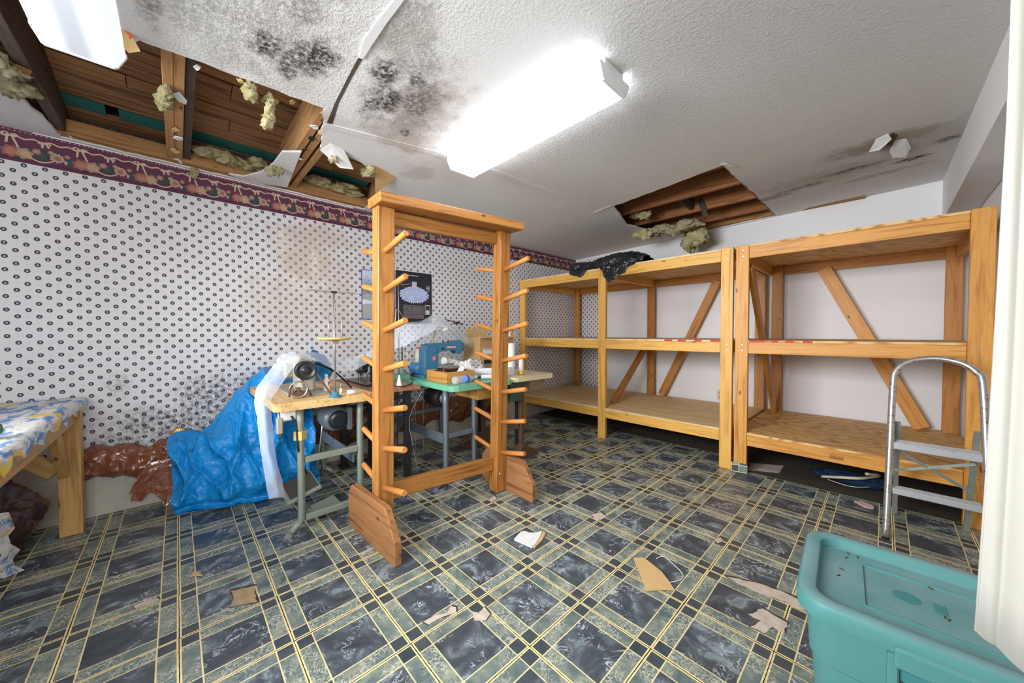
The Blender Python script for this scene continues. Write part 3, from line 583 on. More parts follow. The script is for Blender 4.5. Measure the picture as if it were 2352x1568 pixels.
def flap(px, z, dz, mt='drywall_paper'):
    P = [az(x, y, z) for x, y in px]; P = [Vector((p.x, p.y, cz(p.x, p.y)-0.002-d)) for p, d in zip(P, dz)]
    n = len(P); th = Vector((0, 0, 0.003)); MB().prism(P, th).build('paper_flap', mt, ceil)
flap([(735, 345), (760, 330), (790, 345), (812, 372), (780, 368)], 2.262, [0, 0, 0, .05, .05], 'drywall_paper')
flap([(860, 380), (910, 408), (895, 420), (862, 428)], 2.262, [0, 0.0, .0, .06], 'cardboard_light')
flap([(1655, 382), (1668, 374), (1688, 378), (1672, 390)], 2.285, [0, .02, .03, 0])
flap([(1362, 485), (1402, 472), (1404, 476)], 2.285, [.015, 0, 0])
flap([(1996, 346), (2012, 327), (2040, 314), (2048, 320), (2020, 338)], 2.30, [.03, .0, .0, .02, .04], 'paper_white')
flap([(2043, 345), (2052, 332), (2082, 328), (2092, 342), (2080, 354), (2050, 354)], 2.30, [.03, .0, .0, .02, .05, .05], 'paper_white')
flap([(2030, 330), (2050, 312), (2062, 318), (2048, 334)], 2.30, [.02, .0, .0, .03], 'debris_brown')
for (x, y, w_, mt) in [(412, 225, 14, 'drywall_paper'), (402, 300, 12, 'cardboard_light'), (410, 318, 10, 'drywall_paper'), (400, 345, 13, 'cardboard_light'), (408, 372, 14, 'drywall_paper'), (745, 262, 9, 'cardboard_light'), (722, 292, 10, 'drywall_paper'), (735, 305, 9, 'cardboard_light'), (716, 318, 8, 'rubber'), (700, 345, 9, 'rubber'), (690, 365, 7, 'drywall_paper'), (452, 155, 6, 'drywall_paper'), (552, 185, 6, 'cardboard_light'), (670, 235, 7, 'cardboard_light'), (92, 285, 16, 'drywall_paper'), (110, 312, 14, 'cardboard_light'), (70, 215, 18, 'wool_dirty'), (48, 165, 18, 'joist_old'), (150, 312, 16, 'drywall_paper')]:
    pz = az(x, y, 2.276); n_ = rng.randrange(6, 9); P = []
    for k in range(n_):
        a = 2*PI*k/n_; r_ = w_*0.0017*rng.uniform(0.6, 1.5); P.append(Vector((pz.x+r_*math.cos(a)*1.5, pz.y+r_*math.sin(a), 2.268+rng.uniform(0, .012))))
    MB().prism(P, (0, 0, 0.006)).build('torn_scrap', mt, ceil)
# insulation
tw = [('tuft of yellow insulation hanging from middle of the long ceiling edge', ax(618, 255, 1.315), (0.022, 0.028, 0.085), 1, 'wool'),
      ('small yellow insulation scrap under ceiling edge left of the hanging tuft', ax(578, 206, 1.315), (0.02, 0.032, 0.035), 2, 'wool'),
      ('ragged yellow insulation clinging to the middle joist', az(378, 225, 2.262), (0.11, 0.022, 0.03), 3, 'wool'),
      ('yellow insulation roll lying on top plate in second joist bay', (0.12, -0.60, 2.375), (0.07, 0.22, 0.045), 4, 'wool'),
      ('yellow insulation batt stuffed above wall border near wooden rack', (0.13, 0.08, 2.37), (0.08, 0.22, 0.04), 5, 'wool'),
      ('yellow insulation shred dangling over floral border by middle joist', (0.03, -0.80, 2.27), (0.02, 0.03, 0.07), 6, 'wool'),
      ('torn yellow insulation fringe along round edge of the ceiling break', az(846, 392, 2.25), (0.07, 0.03, 0.035), 7, 'wool'),
      ('yellow insulation shred under paper flap beside third joist', az(770, 362, 2.25), (0.05, 0.03, 0.03), 8, 'wool'),
      ('dirty insulation clump at far left of the ceiling opening', az(20, 175, 2.26), (0.16, 0.05, 0.05), 9, 'wool_dirty'),
      ('mouldy black and yellow lump at end of curved drywall remnant', az(632, 390, 2.25), (0.035, 0.04, 0.035), 10, 'wool_dirty'),
      ('long grey-yellow insulation batt sagging out of far ceiling hole', ay(1545, 524, 3.05), (0.30, 0.09, 0.05), 11, 'wool_dirty'),
      ('drooping yellow insulation wad hanging lowest from far ceiling hole', ay(1600, 548, 3.25), (0.12, 0.09, 0.10), 12, 'wool'),
      ('left end tuft of insulation at far ceiling hole', ay(1475, 538, 3.0), (0.10, 0.07, 0.06), 13, 'wool'),
      ('small yellow tuft inside far ceiling hole between joists', (1.56, 2.62, 2.36), (0.10, 0.06, 0.05), 14, 'wool')]
for lb, c_, d_, sd, mt in tw: tag(wool('insulation', c_, d_, sd*3.7, mt), lb, 'insulation', 'loose insulation')
# broken batten hanging in the far hole
tag(board('broken_batten', ay(1608, 458, 2.895), ay(1622, 498, 2.86), 0.045, 0.02, (1, 0, 0), 'joist_grey'), 'broken wooden batten dangling in far ceiling hole', 'batten')
# ------------------------------------------------------------------ fluorescent fixtures
def fixture(x0, x1, yc, zt, label, lens='lens'):
    t = thing('ceiling_light', ((x0+x1)/2, yc, zt), label, 'ceiling light', 'fluorescent ceiling lights')
    zb = zt-0.095; w1, w2 = 0.115, 0.085
    MB().box(((x0+x1)/2, yc, zt-0.014), (x1-x0-0.01, 0.15, 0.028)).build('housing', 'fixture_white', t)
    mb = MB(); prof = [(-w1, zt-0.028), (-w1, zt-0.040), (-w2-0.006, zb+0.006), (-w2+0.004, zb), (w2-0.004, zb), (w2+0.006, zb+0.006), (w1, zt-0.040), (w1, zt-0.028)]
    a = [(x0+0.012, yc+p[0], p[1]) for p in prof]; mb.prism(a, (x1-x0-0.024, 0, 0))
    mb.build('lens', lens, t, origin=((x0+x1)/2, yc, zb))
    for xa in (x0, x1-0.012):
        MB().prism([(xa, yc+p[0]*1.03, p[1]-(0.002 if p[1] < zb+.01 else 0)) for p in prof], (0.012, 0, 0)).build('end_cap', 'fixture_white', t)
    return t
fixture(1.395, 2.52, 0.485, cz(2, .48), 'long fluorescent light with wraparound lens in mid ceiling')
fixture(1.225, 2.45, -1.145, 2.265, 'fluorescent light cut off by top left corner beside broken ceiling', 'lens_dim')
t = thing('junction_box', az(300, 60, 2.30), 'torn metal junction box with orange wire beside corner light', 'junction box')
c_ = az(292, 62, 2.285); MB().box((c_.x, c_.y, 2.30), (0.10, 0.09, 0.05), rz=0.5).build('box', 'aluminium', t)
MB().prism([az(262, 62, 2.26), az(300, 80, 2.26), az(322, 118, 2.21), az(296, 122, 2.21), az(272, 96, 2.24)], (0, 0, 0.004)).build('flap', 'cardboard_light', t)
MB().tube(cr([az(285, 70, 2.27), az(300, 82, 2.255), az(296, 98, 2.25), az(284, 102, 2.255)], 6), 0.004).build('wire', 'cable_orange', t)
# ================================================================== WOODEN DOWEL RACK
RM = Matrix.Translation((1.437, -0.0932, 0)) @ Matrix.Rotation(-0.0133, 4, 'Z') @ Matrix.Rotation(0.0314, 4, 'Y')
rk = thing('dowel_rack', (1.437, -0.0932, 0), 'tall orange wooden rack with rows of dowel pegs in mid room', 'rack')
def L3(v, u_, z): return RM @ Vector((v, u_, z))
SP = 0.835
for u_, H in ((0.0, 1.79), (SP, 1.822)):
    board('post', L3(0, u_, 0.008), L3(0, u_, H), 0.0795, 0.0906, RM.to_3x3() @ Vector((1, 0, 0)), 'rack_wood', rk, 0.004)
B0 = Vector((0.041, SP/2)); cb, sb = math.cos(-0.036), math.sin(-0.036)
def bpos(v, u_): du = u_-SP/2; return (v*cb-du*sb, SP/2+v*sb+du*cb)
v_, u0_ = bpos(0.041, -0.0615); v2_, u1_ = bpos(0.041, 0.904)
board('top_beam', L3(v_, u0_, 1.791+0.025-0.0375*0.06), L3(v2_, u1_, 1.791+0.025+0.0375*0.904), 0.179, 0.050, RM.to_3x3() @ Vector((1, 0, 0)), 'rack_wood', rk, 0.004)
board('upper_rail', L3(-0.016, 0.046, 1.748), L3(-0.016, SP-0.046, 1.775), 0.075, 0.036, (0, 0, 1), 'rack_wood', rk)
board('lower_rail', L3(-0.018, 0.046, 0.24), L3(-0.018, SP-0.046, 0.205), 0.092, 0.036, (0, 0, 1), 'rack_wood', rk)
def foot(uc, rot, vb, vf, mt):
    R = Matrix.Translation((1.437, -0.0932, 0)) @ Matrix.Rotation(-0.0133, 4, 'Z') @ Matrix.Translation((0, uc, 0)) @ Matrix.Rotation(rot, 4, 'Z')
    pr = [(vb, 0.0), (vb, 0.19), (vb+0.05, 0.255), (vf-0.10, 0.255), (vf-0.004, 0.125), (vf, 0.12), (vf, 0.0)]
    me_ = MB().prism([Vector((p[0], -0.019, p[1])) for p in pr], (0, 0.038, 0))
    me = bpy.data.meshes.new('foot'); me.from_pydata(me_.v, [], me_.f); me.materials.append(MT[mt])
    bm = bmesh.new(); bm.from_mesh(me); bmesh.ops.recalc_face_normals(bm, faces=bm.faces); bmesh.ops.bevel(bm, geom=bm.edges[:], offset=0.004, segments=1, affect='EDGES'); bm.to_mesh(me); bm.free()
    link('foot', me, rk, R)
foot(-0.0453-0.020, 0.0564, -0.2576, 0.2992, 'rack_foot_wood'); foot(SP+0.0453+0.020, 0.0, -0.24, 0.2992, 'rack_foot_wood')
pg = bpy.data.meshes.new('peg'); q = MB().tube([(0.020, 0, 0), (0.0, 0, 0), (0.236, 0, 0), (0.24, 0, 0)][1:], [0.0155, 0.0155, 0.0135], 14); pg.from_pydata(q.v, [], q.f); pg.materials.append(MT['dowel']); pg.polygons.foreach_set('use_smooth', [len(f) == 4 for f in q.f])
for u_ in (0.0, SP):
    for z in (1.56, 1.355, 1.143, 0.934, 0.715, 0.506, 0.288):
        for sgn in (1, -1):
            A_ = Matrix.Translation(L3(sgn*0.030, u_-0.004, z)) @ (Matrix.Rotation(0 if sgn > 0 else PI, 4, 'Z')) @ Matrix.Rotation(-0.20, 4, 'Y')
            link('peg', pg, rk, A_)
pm = L3(v_+0.0905*cb, 0, 0); pa = ax(980, 471, 1.545); MB().box((ax(987, 471, 1.556).x+0.004, pa.y+0.012, pa.z-0.002), (0.002, 0.05, 0.034), rz=-0.05).build('dark_smudge', 'smudge', rk)
MB().cyl(ax(1147, 1087, 1.486), ax(1147, 1087, 1.494), 0.006).build('bolt', 'screw', rk)
# ================================================================== STORAGE SHELVES
def unit(name, x0, x1, fposts, label, wmat, pmat, ply, tape):
    t = thing(name, ((x0+x1)/2, 2.98, 0), label, 'shelf unit')
    yf, yb = 2.385, 3.60; LV = (0.328, 1.066, 1.820)
    for i, px in enumerate(fposts):
        top = 1.825
        board('post', (px+0.0445, yf+0.019, 0.001), (px+0.0445, yf+0.019, top), 0.089, 0.038, (1, 0, 0), pmat[i] if isinstance(pmat, list) else pmat, t)
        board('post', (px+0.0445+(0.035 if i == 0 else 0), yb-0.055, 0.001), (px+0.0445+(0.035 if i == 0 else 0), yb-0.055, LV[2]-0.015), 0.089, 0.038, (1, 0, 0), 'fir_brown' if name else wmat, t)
    for li, z in enumerate(LV):
        zr = z-0.015-0.0445
        for a, b_ in zip(fposts[:-1], fposts[1:]):
            board('front_rail', (a+0.0905, yf+0.020, zr), (b_-0.0015, yf+0.020, zr), 0.089, 0.036, (0, 0, 1), wmat, t)
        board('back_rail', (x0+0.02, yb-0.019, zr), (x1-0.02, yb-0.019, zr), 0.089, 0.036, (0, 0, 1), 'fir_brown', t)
        xs = [fposts[0]+0.019+0.0, fposts[-1]+0.07] + ([fposts[1]+0.06] if len(fposts) > 2 else [])
        for xx in xs: board('cross_rail', (xx, yf+0.04, zr), (xx, yb-0.04, zr), 0.089, 0.036, (0, 0, 1), wmat if li else wmat, t)
        # deck notched behind the posts
        MB().box(((x0+x1)/2, (yf+0.039+yb)/2, z-0.0075), (x1-x0-0.01, yb-yf-0.039, 0.015)).build('deck', ply if li == 0 else ('ply_swirl' if li == 2 else ply), t, origin=(x0, yf, z))
        for a, b_ in zip(fposts[:-1], fposts[1:]): MB().box(((a+0.0905+b_-0.0015)/2, yf+0.0195, z-0.0075), (b_-a-0.092, 0.039, 0.015)).build('deck_edge', ply, t, origin=(x0, yf, z))
    for (xa, xb) in tape:
        MB().box(((xa+xb)/2, yf-0.0006, LV[1]-0.0075), (xb-xa, 0.0012, 0.0145)).build('edge_tape', 'tape_red', t)
    for px in fposts:
        for z in (1.785, 1.735, 1.03, 0.985, 0.29): MB().cyl((px+0.05, yf+0.001, z), (px+0.05, yf-0.003, z), 0.006, 8).build('screw', 'screw', t)
    return t
sa = unit('wide_shelf_unit', 0.02, 2.482, [0.02, 1.216, 2.394], 'wide yellow pine shelf unit with three decks along back wall', 'fir_yellow', ['fir_yellow', 'fir_yellow', 'fir_yellow'], 'ply_pale', [(1.93, 2.0), (2.05, 2.12), (2.19, 2.25), (2.32, 2.39)])
board('brace', (1.235, 2.66, 0.33), (1.235, 3.46, 0.958), 0.085, 0.036, (0, 0, 1), 'fir_brown', sa)
board('brace', (1.405, 3.545, 0.345), (2.03, 3.545, 1.72), 0.085, 0.036, (1, 0, 0), 'fir_brown', sa)
sbu = unit('narrow_shelf_unit', 2.502, 3.755, [2.502, 3.664], 'narrower orange wooden shelf unit in right corner behind the stepladder', 'fir_orange', 'fir_orange', 'ply_swirl', [(2.60, 2.70), (2.745, 2.785), (2.83, 2.875), (2.93, 2.985)])
board('brace', (2.935, 3.545, 1.73), (3.56, 3.545, 0.335), 0.10, 0.036, (1, 0, 0), 'fir_orange', sbu)
board('brace', (2.585, 2.46, 1.66), (2.585, 3.45, 0.345), 0.085, 0.036, (0, 0, 1), 'fir_orange', sbu)
MB().box((3.12, 2.3845, 0.27), (0.07, 0.001, 0.04)).build('grade_stamp', 'fir_brown', sbu)
# black bin bag flung over the wide unit
rows = []
for k, (xx) in enumerate([0.80, 0.93, 1.07, 1.20, 1.30, 1.42, 1.56, 1.70]):
    dr = [0.03, 0.075, 0.02, 0.005, 0.17, 0.13, 0.045, -0.02][k]; hh = [0.10, 0.09, 0.075, 0.10, 0.115, 0.12, 0.11, 0.05][k]
    rows.append([Vector((xx, 2.70, 1.824)), Vector((xx, 2.66, 1.83+hh*0.7)), Vector((xx, 2.52, 1.83+hh)), Vector((xx, 2.41, 1.83+hh*0.8)), Vector((xx+0.01, 2.372, 1.82)), Vector((xx+0.02, 2.365, 1.818-dr))])
g = sheet(rows, 10, 10, 0.016, 8, 3.0)
for r_ in g:
    for p in r_: p += Vector((ridged(p, 22, 1.0), ridged(p, 22, 4.0), 1.4*ridged(p, 22, 7.0)))*0.007
    for p in r_:
        if p.y > 2.384: p.z = max(p.z, 1.828)
        else: p.y = min(p.y, 2.376)
mb = MB().grid(g); tag(mb.build('bin_bag', 'plastic_black'), 'crumpled black plastic bag slumped over top of wide shelf unit', 'plastic bag')
# outlet on the back wall
t = thing('wall_outlet', (2.045, YB-0.005, 0.41), 'ivory double power outlet on back wall under wide shelf', 'outlet')
MB().box((2.045, YB-0.004, 0.41), (0.07, 0.006, 0.115), ch=0.002).build('plate', 'outlet_ivory', t)
for dz in (-0.025, 0.025): MB().lathe((2.045, YB-0.009, 0.41+dz), [(0.016, -0.002), (0.016, 0.002)], 12, 'Y').build('socket', 'drawer_brown', t)
# loose tile stood against the shelf leg
mb = MB().box((0, 0, 0), (0.305, 0.305, 0.004)); p0 = az(1676, 1083, 0); p1 = az(1714, 1088, 0)
X = (p1-p0); X.z = 0; ln = X.length; X.normalize(); zz_ = Vector((0, 0.22, 0.975)).normalized()
mb = MB(); mb.add([Vector((-0.1524, -0.1524, 0)), Vector((-0.1524+ln, -0.1524, 0)), Vector((-0.1524+ln, -0.08, 0)), Vector((-0.1524, -0.075, 0)), Vector((-0.1524, -0.1524, .004)), Vector((-0.1524+ln, -0.1524, .004)), Vector((-0.1524+ln, -0.08, .004)), Vector((-0.1524, -0.075, .004))], [(0, 1, 2, 3), (7, 6, 5, 4), (0, 4, 5, 1), (1, 5, 6, 2), (2, 6, 7, 3), (3, 7, 4, 0)])
o = mb.build('broken_tile', 'tile'); n_ = X.cross(zz_)
M_ = Matrix(((X.x, zz_.x, n_.x, 0), (X.y, zz_.y, n_.y, 0), (X.z, zz_.z, n_.z, 0), (0, 0, 0, 1))); M_.translation = p0+X*0.1524+zz_*0.1524; o.matrix_basis = M_; tag(o, 'broken dark floor tile piece leaning on feet of both shelf units', 'tile piece')
# ================================================================== STEP LADDER
t = thing('step_ladder', (3.53, 2.08, 0), 'small metal stepladder with arched tube frame before narrow shelf unit', 'step ladder')
fr_ = [Vector((3.356, 1.887, 0.012)), Vector((3.3645, 1.97, 0.42)), Vector((3.373, 2.05, 0.825)), Vector((3.385, 2.068, 0.905)), Vector((3.428, 2.085, 0.958)), Vector((3.522, 2.095, 0.983)), Vector((3.612, 2.088, 0.966)), Vector((3.664, 2.070, 0.918)), Vector((3.682, 2.050, 0.85)), Vector((3.693, 1.97, 0.42)), Vector((3.702, 1.887, 0.012))]
MB().tube(cr(fr_, 6), 0.0155, 12).build('front_frame', 'ladder_tube', t)
for xx in (3.395, 3.668): MB().box(((xx), 2.17, 0.315), (0.022, 0.018, 0.66), R=rotm('X', 0.40)).build('rear_leg', 'aluminium_green', t)
def step(y, z, d, th):
    o = MB().box((3.529, y, z-th/2), (0.305, d, th), ch=0.003).build('step', 'aluminium', t)
    for k in range(5): MB().box((3.529, y-d/2+d*(k+0.5)/5, z+0.001), (0.30, d/5*0.45, 0.003)).build('tread_rib', 'aluminium', o)
step(2.035, 0.512, 0.11, 0.034); step(1.975, 0.268, 0.075, 0.028)
board('brace', (3.39, 2.06, 0.46), (3.672, 2.18, 0.265), 0.016, 0.004, (0, 0, 1), 'aluminium_green', t, 0); board('brace', (3.39, 2.12, 0.325), (3.672, 2.10, 0.44), 0.016, 0.004, (0, 0, 1), 'aluminium_green', t, 0)
for p in ((3.356, 1.887), (3.702, 1.887)): MB().cyl((p[0], p[1], 0.0), (p[0], p[1]+0.004, 0.03), 0.015, 12).build('rubber_foot', 'rubber', t)
# ================================================================== STORAGE TOTE
t = thing('storage_tote', (3.48, 0.545, 0), 'lidded teal plastic storage tote in right foreground', 'storage tote')
TM = Matrix.Translation((3.466, 0.548, 0)) @ Matrix.Rotation(0.055, 4, 'Z')
def rr(hx, hy, r, z, n=6):
    P = []
    for k, (sx, sy) in enumerate(((1, 1), (-1, 1), (-1, -1), (1, -1))):
        for i in range(n+1):
            a = k*PI/2+i/n*PI/2; P.append(TM @ Vector((sx*(hx-r)+r*math.cos(a), sy*(hy-r)+r*math.sin(a), z)))
    return P
def rings(name, L_, mt, parent, close=(True, True)):
    mb = MB(); n = len(L_[0]); mb.add([p for l in L_ for p in l], [(i*n+k, i*n+(k+1) % n, (i+1)*n+(k+1) % n, (i+1)*n+k) for i in range(len(L_)-1) for k in range(n)], True)
    if close[0]: mb.f.append(tuple(range(n))[::-1]); mb.smooth.append(False)
    if close[1]: mb.f.append(tuple((len(L_)-1)*n+k for k in range(n))); mb.smooth.append(False)
    o = mb.build(name, mt, parent)
    md = o.modifiers.new('edge', 'EDGE_SPLIT'); md.split_angle = 0.6; return o
rings('body', [rr(0.252, 0.178, 0.05, 0.0), rr(0.258, 0.184, 0.055, 0.01), rr(0.270, 0.198, 0.06, 0.24), rr(0.276, 0.203, 0.06, 0.245), rr(0.284, 0.212, 0.06, 0.385)], 'tote', t)
lid = rings('lid', [rr(0.296, 0.226, 0.07, 0.370), rr(0.303, 0.233, 0.072, 0.374), rr(0.306, 0.236, 0.075, 0.402), rr(0.300, 0.230, 0.072, 0.417), rr(0.292, 0.222, 0.068, 0.420), rr(0.270, 0.200, 0.055, 0.420), rr(0.264, 0.194, 0.052, 0.417), rr(0.256, 0.186, 0.050, 0.394), rr(0.250, 0.180, 0.048, 0.391)], 'tote', t)
def tbox(name, c_, d_, mt, par): M = TM @ Vector(c_); return MB().box(M, d_, R=TM.to_3x3(), ch=min(d_)*0.2).build(name, mt, par)
for c_, d_ in (((-0.03, 0.115, 0.3920), (0.27, 0.004, 0.008)), ((-0.165, 0.0, 0.3920), (0.004, 0.23, 0.008)), ((0.105, 0.0, 0.3920), (0.004, 0.23, 0.008)), ((-0.03, -0.115, 0.3920), (0.27, 0.004, 0.008))): tbox('lid_ridge', c_, d_, 'tote', lid)
M_ = TM @ Vector((-0.08, 0.01, 0.3910)); MB().lathe(M_, [(0.027, 0), (0.027, 0.001)], 20).build('stamp', 'tote_stamp', lid)
tbox('stamp', (-0.02, 0.005, 0.3920), (0.022, 0.045, 0.0012), 'tote_stamp', lid)
hd = tbox('handle', (-0.02, -0.236, 0.372), (0.20, 0.03, 0.05), 'tote', t); tbox('handle_recess', (-0.02, -0.208, 0.325), (0.185, 0.02, 0.05), 'tote_stamp', t)
for sx in (-1, 1): tbox('handle_rib', (-0.02+sx*0.10, -0.214, 0.20), (0.02, 0.03, 0.33), 'tote', t)
M_ = TM @ Vector((-0.035, -0.2075, 0.272)); o = MB().box((0, 0, 0), (0.105, 0.0012, 0.05)).build('sticker', 'barcode', t); o.matrix_basis = WM[t.name].inverted() @ Matrix.Translation(M_) @ TM.to_3x3().to_4x4() @ Matrix.Rotation(-0.06, 4, 'X')
for k in range(9):
    p = TM @ Vector((rng.uniform(-0.24, 0.15), rng.uniform(-0.05, 0.17), 0.392)); MB().box(p, (0.012, 0.003, 0.002), rz=rng.uniform(0, 3)).build('dirt_crumb', 'debris_brown', lid)
# ================================================================== CURTAIN
rows = []
for k in range(90):
    s_ = (k/89)**2; row = []
    for j in range(18):
        z = 0.60+1.655*(j/17); fl = 1-min(1, (z-0.6)/0.9)
        xx = 3.4685+0.55*s_ - (0.004*min(1, max(0, 1.75-z)) + 0.016*fl)*(1-s_); yy_ = 0.10-0.16*s_+0.020*math.sin(s_*34+0.4)*(1-0.3*fl)+0.01*math.sin(z*5+s_*9)+0.0040*math.sin(s_*150+z*1.5)*max(0, 1-s_*3)
        row.append(Vector((xx, yy_, z-(0.30*min(s_, 0.12)*max(0, fl-0.6)*2.5)+0.012*math.sin(s_*17)*max(0, fl-.8))))
    rows.append(row)
o = MB().grid(rows).build('curtain', 'curtain'); md = o.modifiers.new('thick', 'SOLIDIFY'); md.thickness = 0.003; tag(o, 'off-white cloth curtain hanging at right edge of the room', 'curtain')
# ================================================================== CLOTH-COVERED WORK TABLE
t = thing('work_table', (0.9, -1.65, 0), 'rough pine work table against left wall under printed cloth', 'table')
board('tabletop', (0.16, -1.70, 0.735), (1.80, -1.70, 0.735), 0.78, 0.03, (0, 1, 0), 'table_pine', t)
for xx in (0.19, 1.74):
    for yy in (-1.348, -2.05):
        board('leg', (xx-0.02, yy, 0.001), (xx-0.02, yy, 0.72), 0.085, 0.036, (0, 1, 0), 'table_pine', t); board('leg_board', (xx+0.02, yy, 0.001), (xx+0.02, yy, 0.72), 0.085, 0.036, (0, 1, 0), 'table_pine', t)
board('apron', (0.24, -1.335, 0.67), (1.70, -1.335, 0.67), 0.09, 0.02, (0, 0, 1), 'table_pine', t)
board('brace', (0.23, -1.365, 0.36), (0.50, -1.365, 0.68), 0.075, 0.036, (0, 0, 1), 'table_pine', t); board('brace', (0.20, -1.40, 0.36), (0.20, -1.70, 0.68), 0.075, 0.036, (0, 0, 1), 'table_pine', t)
mb = MB(); rows = []
for k in range(50):
    xx = 0.135+1.70*k/49; row = []
    for (yy, z) in ((-2.10, 0.757), (-1.8, 0.758), (-1.5, 0.757), (-1.33, 0.757), (-1.297, 0.752), (-1.288, 0.735), (-1.290, 0.705)):
        hem = 0.014*math.sin(k*1.1)+0.010*math.sin(k*2.7) if z < 0.72 else 0.004*mnoise.noise(Vector((xx*5, yy*5, 0)))
        row.append(Vector((xx, yy+(0.006*math.sin(k*1.7) if z < .74 else 0), z+0.004+hem)))
    rows.append(row)
e0 = [Vector((p.x-0.012, p.y, p.z-0.04)) for p in rows[0]]; rows = [e0]+rows
tag(mb.grid(rows).build('table_cloth', 'cloth'), 'faded blue, white and yellow printed cloth covering left work table', 'cloth')
P = [ay(x, y, -1.32) for x, y in ((-12, 1180), (8, 1178), (22, 1215), (14, 1245), (46, 1300), (44, 1312), (6, 1328), (-12, 1328))]
mb = MB(); tag(MB().grid([[p+Vector((0, 0.012*math.sin(i*2+j), 0)) for j, p in enumerate([P[0].lerp(P[7], s_/6), P[1].lerp(P[6], s_/6), P[2].lerp(P[5], s_/6) if s_ < 6 else P[5]])] for i, s_ in enumerate(range(7))]).build('hanging_cloth', 'cloth'), 'blue and yellow cloth end trailing to floor at left edge', 'cloth')
P0 = az(-32, 985, 0.80); tag(fluff('pincushion', (P0.x, P0.y, 0.795), (0.035, 0.035, 0.028), 3.3, 'green_item', None, 3, 0.15), 'dark green rounded cushion lying on the cloth-covered table', 'cushion')
# dark sack below it
tag(fluff('plastic_sack', (0.42, -1.62, 0.215), (0.30, 0.20, 0.205), 8.1, 'plastic_dark', None, 5, 0.30), 'dark brown plastic sack slumped under cloth-covered table', 'sack')
# ================================================================== BROWN PLASTIC ALONG THE WALL
rows = []
for k in range(60):
    y = -1.345+3.35*k/59; hh = 0.405+0.015*math.sin(k*0.9)+0.010*math.sin(k*2.3); lw = 0.20+0.03*math.sin(k*0.6+1)
    if k > 12: lw -= 0.05
    rows.append([Vector((0.006, y, hh+0.004)), Vector((0.05, y, hh)), Vector((0.085, y, hh-0.05)), Vector((0.095, y, hh-0.12)), Vector((0.07, y, lw+0.03)), Vector((0.012, y, lw))])
g = sheet(rows, 8, 5, 0.016, 11, 2.2)
for r_ in g:
    for p in r_: p += Vector((ridged(p, 26, 3.0), 0.5*ridged(p, 26, 6.0), ridged(p, 26, 8.0)))*0.008
for r_ in g:
    for p in r_: p.x = max(p.x, 0.004)
tag(MB().grid(g).build('plastic_wrap', 'plastic_brown'), 'shiny reddish-brown plastic sheet bunched along foot of papered wall', 'plastic sheet')
P = [ax(x, y, 0.13) for x, y in ((322, 1085), (345, 1062), (395, 1050), (402, 1160), (380, 1166), (374, 1150), (352, 1132), (338, 1132), (326, 1150), (300, 1148), (305, 1128), (296, 1135), (306, 1112))]
mb = MB(); mb.prism([p+Vector((0.02*ridged(p, 8), 0, 0)) for p in P], (0.002, 0, 0)); tag(mb.build('torn_flap', 'plastic_brown'), 'ragged torn flap of brown plastic hanging beside blue tarp', 'plastic sheet')
# brass fan-shaped disc behind the tarp
t = thing('brass_disc', ax(412, 988, 0.03), 'round ribbed brass disc on wall peeking above blue tarp', 'brass disc'); c_ = ax(412, 996, 0.02)
MB().lathe(c_, [(0.045, 0), (0.045, 0.004), (0.038, 0.008), (0.012, 0.010)], 28, 'X').build('plate', 'brass', t)
for k in range(18):
    a = 2*PI*k/18; d = Vector((0, math.cos(a), math.sin(a))); MB().cyl(c_+d*0.012+Vector((0.010, 0, 0)), c_+d*0.038+Vector((0.009, 0, 0)), 0.0016, 5).build('rib', 'brass', t)
# ================================================================== BLUE TARP
rows = []
for k in range(46):
    s_ = k/45; y = -0.965+0.80*s_
    top = 0.425+0.02*math.sin(s_*20) if s_ < 0.22 else 0.43+(s_-0.22)/0.42*0.45 if s_ < 0.64 else 0.88-0.16*(s_-0.64)/0.36
    fx = 0.30+0.17*math.sin(min(1, s_*1.5)*PI*0.62)-0.10*max(0, s_-0.62); sh = 0.5+0.5*math.sin(s_*23+1)
    rows.append([Vector((0.008, y+0.02, top+0.004)), Vector((0.08, y, top)), Vector((0.17+0.05*sh, y-0.01, top*0.93)), Vector((fx*0.72+0.05*sh, y-0.01, top*0.70)), Vector((fx*0.92-0.03*sh, y-0.005, top*0.42)), Vector((fx*1.06+0.03*sh, y, top*0.20)), Vector((fx*0.98, y+0.01, 0.03)), Vector((fx*1.03, y+0.01, 0.008))])
g = sheet(rows, 8, 4, 0.022, 4.0, 4.4)
for i_, r_ in enumerate(g):
    for j_, p in enumerate(r_):
        s_, t_ = i_/len(g), j_/len(r_)
        w_ = s_*3.4+t_*1.1+0.25*mnoise.noise(p*5); f1 = (1-abs(math.sin(w_*PI)))**3; w2_ = s_*7.3-t_*2.6+0.4*mnoise.noise(p*4+Vector((3, 1, 7))); f2 = (1-abs(math.sin(w2_*PI)))**2.5
        k_ = math.sin(min(1, t_*1.15)*PI)**0.7 if 0 < t_ < 0.87 else 0
        p += Vector((0.85, -0.35, 0.35))*(0.075*f1+0.035*f2-0.03)*k_
        p += Vector((ridged(p, 13, 9.0), ridged(p, 13, 2.0), 0.4*ridged(p, 13, 5.0)))*0.004; p.x = max(p.x, 0.006); p.z = max(p.z, 0.004)
tarp = thing('blue_tarp', (0.25, -0.6, 0), 'bright blue tarpaulin heaped against papered wall under sewing bench', 'tarpaulin')
MB().grid(g).build('sheet', 'tarp_blue', tarp)
fl = [az(x, y, 0.004) for x, y in ((402, 1182), (404, 1163), (440, 1155), (520, 1158), (545, 1150), (594, 1142), (588, 1150), (540, 1160), (470, 1170))]
MB().prism([Vector((p.x, p.y, 0.003)) for p in fl], (0, 0, 0.003)).build('hem_flap', 'tarp_blue', tarp)
